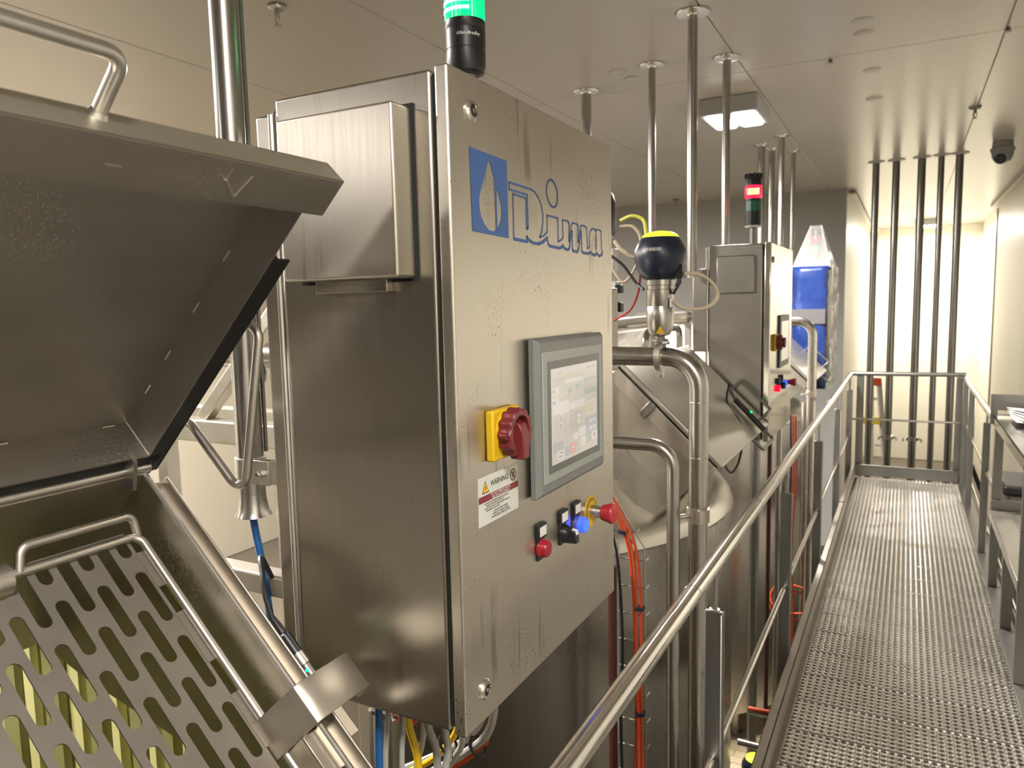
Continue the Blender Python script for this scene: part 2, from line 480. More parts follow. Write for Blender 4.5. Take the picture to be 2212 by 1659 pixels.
# ================================================================== walkway
GX0, GX1 = -0.405, 0.50
def grate_cell(mb, cx, cy, hx, hy, r0, r1, hgt):
    out = [(-hx,-hy),(0,-hy),(hx,-hy),(hx,0),(hx,hy),(0,hy),(-hx,hy),(-hx,0)]
    vs = [(cx+a, cy+c, 0) for a, c in out]
    ang = [math.atan2(c, a) for a, c in out]
    for r, z in ((r0, 0), (r1, hgt), (r1*.86, hgt*.95), (r1*.80, -0.016)):
        vs += [(cx+r*math.cos(a), cy+r*math.sin(a), z) for a in ang]
    fs = []
    for l in range(4):
        for k in range(8):
            fs.append((l*8+k, l*8+(k+1) % 8, (l+1)*8+(k+1) % 8, (l+1)*8+k))
    mb.add(vs, fs)
PL = 0.27; RP = 0.0318; NC = 30; CW = (GX1-GX0)/NC
pb = MB()
for c in range(NC):
    cx = GX0+CW*(c+.5)
    y0 = 0.0078
    for r in range(8): grate_cell(pb, cx, y0+RP*(r+.5), CW/2, RP/2, .0146, .0120, .0072)
    pb.quad((cx-CW/2, y0+8*RP, 0), (cx+CW/2, y0+8*RP, 0), (cx+CW/2, PL-.0045, 0), (cx-CW/2, PL-.0045, 0))
    pb.quad((cx-CW/2, .0045, 0), (cx+CW/2, .0045, 0), (cx+CW/2, y0, 0), (cx-CW/2, y0, 0))
for yy in (.0045, PL-.0045):
    pb.box((GX0, yy-.0015, -.03), (GX1, yy+.0015, .0045))
walk = thing('walkway', 'raised walkway of perforated steel planks between the railings', 'walkway', (0, 3.5, 0))
p0 = pb.build('grating_plank', 'steel_grating', walk, sharp=25)
NPL = 36
for i in range(NPL):
    o = p0 if i == 0 else p0.copy()
    if i: COL.objects.link(o); o.parent = walk
    o.location = (0, -1.35+PL*i, 0)
YW0, YW1 = -1.35, -1.35+PL*NPL
# toe plates and stringers
b = MB(); b.box((-.432, YW0, -.16), (-.424, YW1, .115)); b.box((-.462, YW0, .107), (-.424, YW1, .115)); b.build('toe_plate', 'steel_bracket', walk, bevel=.002)
b = MB(); b.box((-.424, YW0, -.10), (-.405, YW1, -.006)); b.build('stringer', 'steel_post', walk)
b = MB(); b.box((.502, YW0, -.008), (.585, YW1, .004)); b.box((.578, YW0, -.10), (.585, YW1, -.008)); b.build('stringer', 'steel_post', walk, bevel=.002)
b = MB(); b.box((-.42, YW1, .02), (.50, YW1+.012, .135)); b.box((-.42, YW1-.012, .127), (.50, YW1+.012, .135)); b.build('toe_plate', 'steel_post', walk, bevel=.002)
for y in (0.6, 2.2, 3.74, 5.22, 6.8, 8.2):
    b = MB(); b.box((-.42, y-.03, -.11), (.57, y+.03, -.045)); b.build('cross_beam', 'steel_dark', walk)
for (x, y) in ((-.38, .6), (.54, .6), (-.38, 4.5), (.54, 4.5), (-.38, 8.2), (.54, 8.2)):
    b = MB(); b.box((x-.04, y-.04, FLOOR), (x+.04, y+.04, -.11)); b.build('support_leg', 'steel_dark', walk)

# railings
def rail_post(rail, x, y, z0, ztop, zr, wide=.056, thick=.012, stem=True):
    b = MB(); b.box((x-wide/2, y-thick/2, z0), (x+wide/2, y+thick/2, ztop)); b.box((x+wide/2-.006, y-.02, z0), (x+wide/2, y+.02, ztop-.004))
    p = b.build('post', 'steel_post', rail, bevel=.003)
    if stem:
        b = MB(); b.tube([(x, y, ztop-.005), (x, y, zr)], .0095, 10); b.lathe((x, y, ztop), [(.016, 0), (.016, .005)], 12); b.build('stem', 'steel_pole', p)
ZR = 1.07
rl = thing('railing', 'long tubular steel railing between the tanks and the walkway', 'railing', (-.49, 3.7, 0))
b = MB(); b.tube([(-.49, -.7, ZR), (-.49, 8.36, ZR)], .0245, 24); b.build('handrail', 'steel_rail', rl)
for y in (1.93, 2.9, 4.4, 6.0, 7.5):
    b = MB(); b.lathe((-.49, y, ZR), [(.0245, 0), (.0254, .001), (.0254, .003), (.0245, .004)], 20, axis=(0, 1, 0), caps=False); b.build('weld_ring', 'steel_pole', rl)
PY = [.62, 2.2, 3.74, 5.22, 6.8, 8.28]
for y in PY: rail_post(rl, -.49, y, -.25, .92, ZR-.02)
for i in range(len(PY)-1):
    b = MB(); b.tube([(-.49, PY[i], .45), (-.49, PY[i+1], .45)], .0125, 12); b.build('mid_rail', 'steel_rail', rl)
    b = MB(); b.tube([(-.478, PY[i], .02), (-.478, PY[i+1], .02)], .0125, 12); b.build('low_rail', 'steel_rail', rl)
rr = thing('railing', 'short steel railing on the wall side of the walkway, ending at the work stand', 'railing', (.53, 7, 0))
ZRR = 1.06
b = MB(); b.tube([(.52, 5.56, ZRR), (.52, 8.36, ZRR)], .023, 20); b.build('handrail', 'steel_rail', rr)
for y in (6.17, 7.56): rail_post(rr, .53, y, 0.004, .955 if y < 7 else 1.04, ZRR-.02, wide=.05)
rail_post(rr, .53, 8.33, 0.004, 1.04, ZRR-.02, wide=.05)
for a, c in ((5.47, 6.17), (6.17, 7.56), (7.56, 8.33)):
    b = MB(); b.tube([(.535, a, .61), (.535, c, .61)], .012, 12); b.build('mid_rail', 'steel_rail', rr)
    b = MB(); b.tube([(.565, a, .16), (.565, c, .16)], .012, 12); b.build('low_rail', 'steel_rail', rr)
re = thing('railing', 'end railing across the far end of the walkway, in front of the standing pipes', 'railing', (0, 8.42, 0))
b = MB(); b.tube([(-.50, 8.42, 1.075), (.53, 8.42, 1.085)], .022, 18); b.build('handrail', 'steel_post', re)
b = MB(); b.tube([(-.48, 8.42, .60), (.52, 8.42, .61)], .0115, 12); b.build('mid_rail', 'steel_rail', re)
for x in (-.40, .485): rail_post(re, x, 8.42, .0, 1.06, 1.06, wide=.07, stem=False)

# work stand on the right
st = thing('work_stand', 'steel work stand with slotted back panel and perforated shelf beside the walkway', 'stand', (.75, 4.8, 0))
b = MB(); b.box((.50, 4.08, 1.045), (.508, 5.50, 1.105)); b.box((.50, 4.08, 1.097), (1.02, 5.50, 1.105)); b.box((1.012, 4.08, 1.05), (1.02, 5.50, 1.105)); b.build('worktop', 'steel_mirror', st, bevel=.002)
b = MB()
for q in (((.487, 1.045), (.99, 1.108)), ((.487, 1.135), (.99, 1.235)), ((.487, 1.108), (.525, 1.135)), ((.645, 1.108), (.99, 1.135))):
    b.box((q[0][0], 5.505, q[0][1]), (q[1][0], 5.517, q[1][1]))
b.build('back_panel', 'steel_post', st)
for (x, y, z0, z1, w2) in ((.535, 5.47, .004, 1.045, .052), (.54, 4.79, .004, .455, .055), (.535, 4.11, .004, 1.045, .06), (1.0, 5.47, FLOOR, 1.097, .05), (1.0, 4.11, FLOOR, 1.097, .05)):
    b = MB(); b.box((x-w2/2, y-.02, z0), (x+w2/2, y+.02, z1)); b.build('leg', 'steel_post', st, bevel=.003)
b = MB(); b.box((.50, 4.10, .505), (.585, 5.45, .511)); b.box((.50, 4.10, .455), (.506, 5.45, .511)); b.box((.95, 4.10, .455), (1.02, 5.45, .511)); b.box((.585, 5.42, .455), (.95, 5.45, .511)); b.box((.585, 4.10, .455), (.95, 4.13, .511)); b.build('shelf_frame', 'steel_hatch', st, bevel=.002)
def slot_cell(mb, P, s0, s1, hw, c0, c1, hy, yc, N=6, B=None):
    # rectangular cell c0..c1 x yc-hy..yc+hy with a rounded slot s0..s1 of half width hw; P(s, y) -> point
    a0 = s0+hw; a1 = s1-hw
    inn = []; out = []
    for k in range(N+1):
        th = math.pi/2 - math.pi*k/N
        dx, dy = math.cos(th), math.sin(th)
        inn.append((a1+hw*dx, yc+hw*dy))
        e = c1-a1
        t = min(e/dx if dx > 1e-6 else 1e9, hy/abs(dy) if abs(dy) > 1e-6 else 1e9)
        out.append((a1+t*dx, yc+t*dy))
    for k in range(N+1):
        th = -math.pi/2 - math.pi*k/N
        dx, dy = math.cos(th), math.sin(th)
        inn.append((a0+hw*dx, yc+hw*dy))
        e = a0-c0
        t = min(e/-dx if dx < -1e-6 else 1e9, hy/abs(dy) if abs(dy) > 1e-6 else 1e9)
        out.append((a0+t*dx, yc+t*dy))
    # exact corners
    n = len(inn)
    vs = [P(*p) for p in inn]+[P(*p) for p in out]
    fs = [(k, (k+1) % n, n+(k+1) % n, n+k) for k in range(n)]
    mb.add(vs, fs)
    if B:
        mb.add([P(*p) for p in inn]+[B(*p) for p in inn], [(k, n+k, n+(k+1) % n, (k+1) % n) for k in range(n)])
    for (sx, sgn) in ((c1, 1), (c0, -1)):
        for yy in (1, -1):
            cor = (sx, yc+yy*hy)
            # nearest two outer points around this corner
            ks = sorted(range(n), key=lambda k: (out[k][0]-cor[0])**2+(out[k][1]-cor[1])**2)[:4]
            e1 = [k for k in ks if abs(out[k][0]-sx) < 1e-6]
            e2 = [k for k in ks if abs(out[k][1]-cor[1]) < 1e-6]
            if e1 and e2 and e1[0] != e2[0]:
                mb.add([P(*cor), P(*out[e1[0]]), P(*out[e2[0]])], [(0, 1, 2)])
b = MB()
for j in range(21):
    for i in range(4):
        x0 = .585+.09*i
        y = 4.16+.06*j
        slot_cell(b, lambda s, y_: (s, y_, .509), x0+.018, x0+.072, .009, x0, x0+.09, .03, y, B=lambda s, y_: (s, y_, .504))
b.build('shelf_plate', 'steel_hatch', st, smooth=False)
b = MB(); b.box((.506, 5.43, .511), (1.0, 5.45, .575)); b.build('shelf_upstand', 'steel_post', st, bevel=.002)
for y0, y1 in ((4.11, 4.79), (4.79, 5.47)):
    b = MB(); b.tube([(.565, y0, .16), (.565, y1, .16)], .012, 12); b.build('low_rail', 'steel_rail', st)
pp = MB()
for k in range(5):
    a = .1*k; z = 1.108+.009*k
    c, s_ = math.cos(a), math.sin(a)
    w_, h_ = .105, .15
    q = [(.68+.006*k+(x*c-y*s_), 5.20+(x*s_+y*c), z+(.02 if (x < 0) else .0)+.004*k) for x, y in ((-w_,-h_),(w_,-h_),(w_,h_),(-w_,h_))]
    pp.prism(q, (0, 0, .002))
tag(pp.build('paper_sheets', 'paper', None, loc=(.68, 5.2, 1.105)), 'loose white paper sheets lying on the work stand top', 'papers')

# ================================================================== tanks
RT = 1.33
def tank_profile(inset=0.0):
    r = RT-inset
    return [(r, FLOOR+.25), (r, .74), (r-.012, .79), (r-.045, .835), (r-.10, .868), (r-.17, .905), (.37, 1.72), (.34, 1.745)]
S = Vector((.7187, 0, -.6954)); Mv = Vector((.6954, 0, .7187))
def chute_frame(c0):
    def P(s, y, m): 
        q = Vector((c0[0], 0, c0[1]))+S*s+Mv*m
        return Vector((q.x, y, q.z))
    return P
SL = .60
def tank_shell(t, cx, cy, hole=None):
    prof = tank_profile(); n = 160
    b = MB(); b.lathe((cx, cy, 0), prof[:2], n, caps=False); b.build('shell', 'steel_tank', t)
    # subdivided top so that the hatch opening can be cut out
    top = prof[1:]
    fine = [top[i] for i in range(5)]
    a, c = top[5], top[6]
    for k in range(1, 25): fine.append((a[0]+(c[0]-a[0])*k/24, a[1]+(c[1]-a[1])*k/24))
    fine.insert(5, a); fine.append(top[-1]); fine.append((.001, 1.76))
    b = MB(); b.lathe((cx, cy, 0), fine, n, caps=False)
    if hole:
        x0, x1, y0, y1 = hole
        keep = []
        for f in b.f:
            q = sum((b.v[i] for i in f), Vector())/len(f)
            if x0 < q.x < x1 and y0 < q.y < y1: continue
            keep.append(f)
        b.f = keep; b.mi = [0]*len(keep)
    b.build('cone_top', 'steel_cone', t)
    b = MB(); b.lathe((cx, cy, .735), [(RT+.0, 0), (RT+.004, .003), (RT+.004, .009), (RT, .012)], n, caps=False); b.build('weld_seam', 'steel_pole', t)
    for k in range(4):
        a = math.pi/4+k*math.pi/2
        x, y = cx+math.cos(a)*(RT-.15), cy+math.sin(a)*(RT-.15)
        b = MB(); b.lathe((x, y, FLOOR), [(.09, 0), (.09, .02), (.05, .03), (.05, .32)], 20); b.build('leg', 'steel_pole', t)
    b = MB(); b.lathe((cx, cy, FLOOR+.15), [(.1, 0), (RT-.1, .06), (RT, .10), (RT, .11)], 64, caps=False); b.build('bottom', 'steel_tank', t)

# ---- tank with the closed hatch
T2Y = 3.88
t2 = thing('process_tank', 'stainless steel process tank with closed sloping hatch behind the first cabinet', 'tank', (-2.13, T2Y, FLOOR), 'row of process tanks')
tank_shell(t2, -2.13, T2Y)
P2 = chute_frame((-1.17, 1.55))
Y0, Y1 = 3.30, 4.46
b = MB()
for (a, c) in (((-.004, Y0, -.44), (.004, Y1, 0)), ((SL-.004, Y0, -.30), (SL+.004, Y1, 0)), ((0, Y0, -.27), (SL, Y0+.008, 0)), ((0, Y1-.008, -.40), (SL, Y1, 0))):
    b.pbox(P2, a, c)
b.build('hatch_chute', 'steel_chute', t2, bevel=.003)
b = MB(); b.pbox(P2, (-.0, Y0+.012, -.75), (SL-.02, Y1-.012, -.05)); b.build('hatch_throat', 'steel_chute', t2)
b = MB()
b.pbox(P2, (-.02, Y0-.022, -.075), (SL+.012, Y0-.004, -.005)); b.pbox(P2, (-.02, Y1+.004, -.075), (SL+.012, Y1+.022, -.005)); b.pbox(P2, (SL+.006, Y0-.022, -.075), (SL+.022, Y1+.022, -.005))
b.build('chute_rim', 'steel_bracket', t2, bevel=.004)
b = MB()
b.pbox(P2, (-.03, Y0-.03, .006), (SL+.035, Y1+.03, .03))
lid2 = b.build('hatch_lid', 'steel_hatch', t2, bevel=.006)
b = MB(); b.pbox(P2, (-.02, Y0-.02, -.004), (SL+.02, Y1+.02, .006)); b.build('gasket', 'rubber', lid2)
b = MB(); b.tube(fillet([P2(SL+.02, Y1-.42, .012), P2(SL+.11, Y1-.42, .012), P2(SL+.11, Y1-.08, .012), P2(SL+.02, Y1-.08, .012)], .02), .009, 10); b.build('lid_handle', 'steel_post', lid2)
b = MB(); b.tube(fillet([P2(SL-.26, Y1+.03, .02), P2(SL-.26, Y1+.03, .10), P2(SL-.02, Y1+.03, .10), P2(SL-.02, Y1-.07, .10), P2(SL-.02, Y1-.07, .02)], .015), .008, 10); b.build('lid_handle', 'steel_post', lid2)
b = MB(); b.pbox(P2, (.20, Y0-.034, -.085), (.24, Y0-.016, .0)); b.build('hinge_clip', 'steel_pole', t2, bevel=.003)
b = MB(); b.pbox(P2, (SL+.012, Y1-.34, -.13), (SL+.03, Y1-.20, .0)); b.build('latch_bracket', 'steel_bracket', t2, bevel=.004)
sen = thing('proximity_sensor', 'black sensor with green light clipped on the closed tank hatch', 'sensor', tuple(P2(.5, 4.2, .05)))
b = MB(); b.tube([P2(SL-.19, Y1-.23, .055), P2(SL+.04, Y1-.26, .055)], .015, 14); b.build('sensor_body', 'black_plastic', sen)
b = MB(); b.lathe(P2(SL-.08, Y1-.24, .066), [(.007, 0), (.007, .006), (.002, .008)], 12, axis=Mv); b.build('indicator', 'led_green', sen)
b = MB(); b.tube(smooth_path([P2(SL-.19, Y1-.23, .055), P2(SL-.26, Y1-.22, .075), P2(SL-.27, Y1-.26, .10), P2(SL-.20, Y1-.32, .03), P2(SL-.05, Y1-.42, .02), P2(SL+.06, Y1-.45, -.10), P2(SL+.09, Y1-.35, -.22), P2(SL+.04, Y1-.15, -.28), P2(SL+.02, Y1-.02, -.30)]), .006, 8); b.build('cable', 'black_plastic', sen)
t0_ = dup(t2, (0, -7.4, 0), 'added process tank behind the photographer, out of view, for reflections')  # unseen copy added for reflections in the cabinet steel
t3 = dup(t2, (0, 3.6, 0), 'stainless steel process tank farthest along the walkway, below the blue covered cabinet')

# ---- tank with the open hatch
T1Y, T1X = 0.33, -2.25
t1 = thing('process_tank', 'nearest process tank with its hatch open and a slotted grate inside', 'tank', (T1X, T1Y, FLOOR), 'row of process tanks')
C1 = (-1.29, 1.545)
P1 = chute_frame(C1)
A0, A1 = -.32, .90
SL1 = .78
tank_shell(t1, T1X, T1Y, hole=(-1.80, -.90, A0+.02, A1-.02))
b = MB()
b.pbox(P1, (-.006, A0, -.58), (.0, A1, .012))
b.pbox(P1, (SL1, A0, -.30), (SL1+.006, A1, .0))
b.prism([P1(-.006, A1, .004), P1(SL1+.006, A1, .004), P1(SL1+.006, A1, -.30), P1(.45, A1, -.31), P1(.15, A1, -.50), P1(-.006, A1, -.58)], (0, .006, 0))
b.pbox(P1, (-.006, A0-.006, -.40), (SL1+.006, A0, .004))
b.build('hatch_chute', 'steel_chute', t1, bevel=.002)
b = MB()   # rolled lip along the upper edge
b.tube([P1(-.010, A0-.02, .016), P1(-.010, A1+.012, .016)], .0085, 12); b.pbox(P1, (-.014, A0, -.01), (-.006, A1+.012, .018))
b.build('chute_lip', 'steel_rod', t1)
b = MB(); b.tube([P1(-.004, A1+.003, .006), P1(SL1, A1+.003, .006)], .006, 10); b.build('chute_lip', 'steel_rod', t1)
b = MB()   # drip gutter outside the far wall
b.pbox(P1, (.012, A1+.006, -.036), (SL1+.02, A1+.046, -.031))
b.pbox(P1, (.012, A1+.042, -.036), (SL1+.02, A1+.047, .002))
b.pbox(P1, (.012, A1+.006, -.036), (.018, A1+.05, -.01))
b.build('drip_gutter', 'steel_bracket', t1, bevel=.002)
# formed latch plate over the gutter
b = MB()
prof = [(A1-.045, -.075), (A1-.028, -.028), (A1-.010, .022), (A1+.004, .03), (A1+.115, .03), (A1+.128, .020), (A1+.128, -.02)]
pf = [Vector((0, *p)) for p in prof]
for (s0, s1) in ((.50, .575),):
    for i in range(len(prof)-1):
        a, c = prof[i], prof[i+1]
        b.add([P1(s0, a[0], a[1]), P1(s1, a[0], a[1]), P1(s1, c[0], c[1]), P1(s0, c[0], c[1])], [(0, 1, 2, 3)])
b.build('latch_plate', 'steel_bracket', t1, solid=.004, bevel=.0015)
b = MB()
b.pbox(P1, (.575, A1-.03, -.10), (.70, A1-.026, -.005)); b.pbox(P1, (.575, A1-.03, -.01), (.655, A1+.012, -.005)); b.pbox(P1, (.651, A1-.03, -.06), (.656, A1+.012, -.005))
b.build('latch_pocket', 'steel_bracket', t1, bevel=.003)
b = MB(); b.pbox(P1, (.58, A1+.055, -.25), (.70, A1+.062, -.02)); b.pbox(P1, (.50, A1+.055, -.10), (.62, A1+.15, -.092)); b.build('latch_bracket', 'steel_bracket', t1, bevel=.003)
# inner wall with vertical slats
b = MB(); b.lathe((T1X, T1Y, 0), [(RT-.02, FLOOR+.3), (RT-.02, .72)], 96, caps=False); b.f = [tuple(reversed(f)) for f in b.f]; b.build('inner_wall', 'tank_inside', t1)
for k in range(44):
    a = math.radians(-8+k*3.9+ (0.5 if k % 3 else 0))
    ca, sa = math.cos(a+math.radians(35)), math.sin(a+math.radians(35))
    r = RT-.06
    wv = .016 if k % 2 else .026
    p = Vector((T1X+ca*r, T1Y+sa*r, 0)); tn = Vector((-sa, ca, 0)); ra = Vector((ca, sa, 0))
    b = MB(); b.prism([p-tn*wv-ra*.012+Vector((0, 0, -.95)), p+tn*wv-ra*.012+Vector((0, 0, -.95)), p+tn*wv+ra*.03+Vector((0, 0, -.95)), p-tn*wv+ra*.03+Vector((0, 0, -.95))], (0, 0, 1.68))
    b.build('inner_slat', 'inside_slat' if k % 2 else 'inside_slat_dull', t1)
# lamp inside the tank
tl = thing('tank_lamp', 'small round inspection lamp under the cone of the open tank', 'lamp', (T1X+.05, T1Y-.45, 1.1))
b = MB(); b.lathe((T1X+.05, T1Y-.45, 1.08), [(.05, 0), (.06, .02), (.06, .10), (.03, .14)], 20); b.build('lamp_body', 'steel_pole', tl)
b = MB(); b.lathe((T1X+.05, T1Y-.45, 1.072), [(.045, 0), (.045, .008)], 20); b.build('lens', 'lamp_lens', tl)
ld = bpy.data.lights.new('tank_light', 'SPOT'); ld.energy = 110; ld.color = (1.0, .96, .66); ld.shadow_soft_size = .05; ld.spot_size = math.radians(95); ld.spot_blend = .6
lo = bpy.data.objects.new('tank_light', ld); COL.objects.link(lo); lo.location = (T1X+.05, T1Y-.45, 1.05); lo.rotation_euler = Vector((-.75, 1.25, -1.55)).to_track_quat('-Z', 'Y').to_euler()

# lid: opened a quarter turn about the upper edge of the chute
U = Vector((.70, 0, .714)); W = Vector((.714, 0, -.70))
L0 = Vector((-1.266, 0, 1.590)); LL = .593
def PU(u, y, w_):
    q = L0+U*u+W*w_
    return Vector((q.x, y, q.z))
B0, B1 = -.36, .90
DP = -.083
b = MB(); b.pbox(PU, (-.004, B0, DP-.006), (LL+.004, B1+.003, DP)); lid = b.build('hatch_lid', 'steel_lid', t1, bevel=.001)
b = MB()
b.pbox(PU, (-.004, B0, DP), (.0, B1, 0)); b.pbox(PU, (LL, B0, DP), (LL+.003, B1, 0)); b.pbox(PU, (0, B1, DP), (LL, B1+.003, 0)); b.pbox(PU, (0, B0-.003, DP), (LL, B0, 0))
b.build('lid_wall', 'steel_lid', lid)
b = MB()   # upper flange with skirt
b.pbox(PU, (LL, B0-.04, -.0), (LL+.070, B1+.046, .003)); b.build('lid_flange', 'steel_lid', lid)
b = MB(); b.pbox(PU, (LL+.067, B0-.04, -.044), (LL+.070, B1+.046, .003)); b.build('lid_skirt', 'steel_skirt', lid)
b = MB(); b.pbox(PU, (LL, B1+.043, -.04), (LL+.070, B1+.046, 0)); b.build('lid_skirt', 'steel_lid', lid)
b = MB()   # far flange, black seal under it
b.add([PU(-.055, B1+.003, 0), PU(LL-.10, B1+.003, 0), PU(LL-.10, B1+.042, 0), PU(-.055, B1+.042, 0),
       PU(-.055, B1+.003, -.004), PU(LL-.10, B1+.003, -.004), PU(LL-.10, B1+.042, -.004), PU(-.055, B1+.042, -.004)],
      [(0, 1, 2, 3), (7, 6, 5, 4), (0, 4, 5, 1), (1, 5, 6, 2), (2, 6, 7, 3), (3, 7, 4, 0)])
b.pbox(PU, (-.055, B1+.038, -.03), (LL-.115, B1+.042, 0)); b.build('lid_seal', 'rubber', lid)
b = MB(); b.pbox(PU, (-.062, B0, -.03), (-.004, B1+.03, -.0)); b.build('lid_seal', 'rubber', lid)
# gusset and spot welds on the flange
gx = .735
b = MB(); b.tube([PU(LL+.038, gx-.006, .004), PU(LL+.012, gx+.022, .004)], .0022, 6); b.tube([PU(LL+.012, gx+.022, .004), PU(LL+.050, gx+.034, .004)], .0012, 6); b.tube([PU(LL+.038, gx-.006, .004), PU(LL+.056, gx-.004, .004)], .0015, 6); b.build('weld', 'steel_rod', lid)
for (y, u_) in ((.57, LL+.03), (.36, LL+.03)):
    b = MB(); b.tube([PU(u_, y-.011, .002), PU(u_, y+.011, .002)], .0022, 6); b.build('weld', 'steel_rod', lid)
for u_ in (.10, .19, .31, .43):
    b = MB(); b.tube([PU(u_-.012, B1-.001, DP+.002), PU(u_+.012, B1-.001, DP+.002)], .002, 6); b.build('weld', 'steel_rod', lid)
for y in (.86, .67, .60):
    b = MB(); b.tube([PU(.002, y-.012, DP+.002), PU(.002, y+.012, DP+.002)], .002, 6); b.build('weld', 'steel_rod', lid)
b = MB(); b.tube([PU(.001, B1-.001, DP), PU(.001, B1-.001, 0)], .003, 8); b.build('weld', 'steel_rod', lid)
b = MB(); b.tube(fillet([PU(LL+.070, .555, -.034), PU(LL+.148, .555, -.034), PU(LL+.148, .10, -.034), PU(LL+.070, .10, -.034)], .022), .0088, 14); b.build('lid_handle', 'steel_rod', lid)
b = MB(); b.lathe(PU(LL+.070, .555, -.034), [(.013, 0), (.010, .006)], 14, axis=U); b.build('weld', 'steel_rod', lid)
b = MB(); b.tube(fillet([(-1.36, .985, 1.62), (-1.255, .985, 1.642), (-1.112, .985, 1.50), (-1.046, .985, 1.832), (-1.10, .975, 1.838)], .026), .0088, 12); b.build('side_handle', 'steel_rod', lid)
# hinge plates between chute and lid
for y in (.86, .56, -.1):
    b = MB(); b.prism([(-1.30, y, 1.53), (-1.265, y, 1.53), (-1.255, y, 1.585), (-1.275, y, 1.61), (-1.31, y, 1.60)], (0, .008, 0)); b.build('hinge_plate', 'steel_dark', t1)
    b = MB(); b.tube([(-1.285, y-.02, 1.585), (-1.285, y+.03, 1.585)], .009, 12); b.build('hinge_pin', 'steel_rod', t1)

# slotted grate lying inside the chute
gr = thing('slotted_grate', 'grey slotted steel grate with rod frame inside the open tank hatch', 'grate', tuple(P1(.3, .3, -.13)))
G0 = (-1.27, 1.428)
PG = chute_frame(G0)
b = MB()
for k in range(34):
    yc = .834-.036*k
    if yc < A0+.03: break
    if k % 2 == 0: sl = [(-.012, .024, -.028, .041)] + [(.058+.144*j, .168+.144*j, .041+.144*j, .185+.144*j) for j in range(5)]
    else: sl = [(-.014, .096, -.028, .113)] + [(.13+.144*j, .24+.144*j, .113+.144*j, .257+.144*j) for j in range(4)]+[(.706, .745, .689, .76)]
    for (s0, s1, c0, c1) in sl:
        if s1-s0 < .024: continue
        slot_cell(b, lambda s, y: PG(s, y, 0), s0, s1, .0113, c0, c1, .018, yc, B=lambda s, y: PG(s, y, -.003))
b.build('slotted_plate', 'steel_grate', gr, smooth=False)
b = MB(); b.tube(fillet([PG(.76, .872, .006), PG(-.012, .872, .006), PG(-.012, -.30, .006), PG(.76, -.30, .006)], .02), .0085, 14); b.build('frame_rod', 'steel_rod', gr)
b = MB(); b.box
for i, (s0, s1) in enumerate(((.02, .10), (.16, .27), (.34, .45), (.52, .60))):
    b = MB(); b.pbox(PG, (s0, .850, -.002), (s1, .866, .001)); b.build('edge_tab', 'steel_grate', gr)
b = MB(); b.tube(fillet([PG(-.012, .868, .008), PG(-.042, .862, .034), PG(-.042, .662, .034), PG(-.012, .655, .008)], .018), .008, 12); b.build('grate_handle', 'steel_rod', gr)
b = MB(); b.lathe(PG(-.004, .632, .012), [(.026, 0), (.026, .03), (.02, .036)], 20, axis=(0, -1, 0)); b.build('hinge_boss', 'steel_rod', gr)

# sensor on the latch plate
sn = thing('proximity_sensor', 'barrel sensor with two green lights at the latch of the open hatch', 'sensor', tuple(P1(.4, A1+.09, .0)))
q0 = Vector((-1.075, 1.0, 1.265)); q1 = Vector((-.958, 1.0, 1.150)); dq = (q1-q0).normalized()
b = MB(); b.lathe(q0+dq*.092, [(.012, 0), (.0125, .022), (.0105, .023), (.0105, .075)], 16, axis=dq); b.build('sensor_body', 'steel_dark', sn)
b = MB(); b.lathe(q0+dq*.088, [(.0125, 0), (.0125, .024)], 16, axis=dq); b.build('sensor_sleeve', 'steel_rod', sn)
b = MB(); b.lathe(q0, [(.006, 0), (.008, .02), (.008, .04), (.012, .045), (.012, .088)], 14, axis=dq); b.build('connector', 'black_plastic', sn)
sd = Vector((.45, -.80, .40)).normalized()
for t_ in (.125, .142):
    b = MB(); b.lathe(q0+dq*t_+sd*.0095, [(.0032, 0), (.0032, .0022), (.001, .003)], 10, axis=sd); b.build('indicator', 'led_green', sn)
b = MB(); b.tube(smooth_path([q0, q0-dq*.03+Vector((-.005, .01, .02)), q0+Vector((-.05, .03, .07)), q0+Vector((-.085, .06, .09)), q0+Vector((-.10, .10, .03))]), .0055, 8); b.build('cable', 'black_plastic', sn)
b = MB(); b.box((-.99, .985, 1.128), (-.93, 1.045, 1.133)); b.box((-.985, .99, 1.135), (-.955, 1.02, 1.152)); b.build('sensor_nut', 'steel_bracket', sn, bevel=.002)

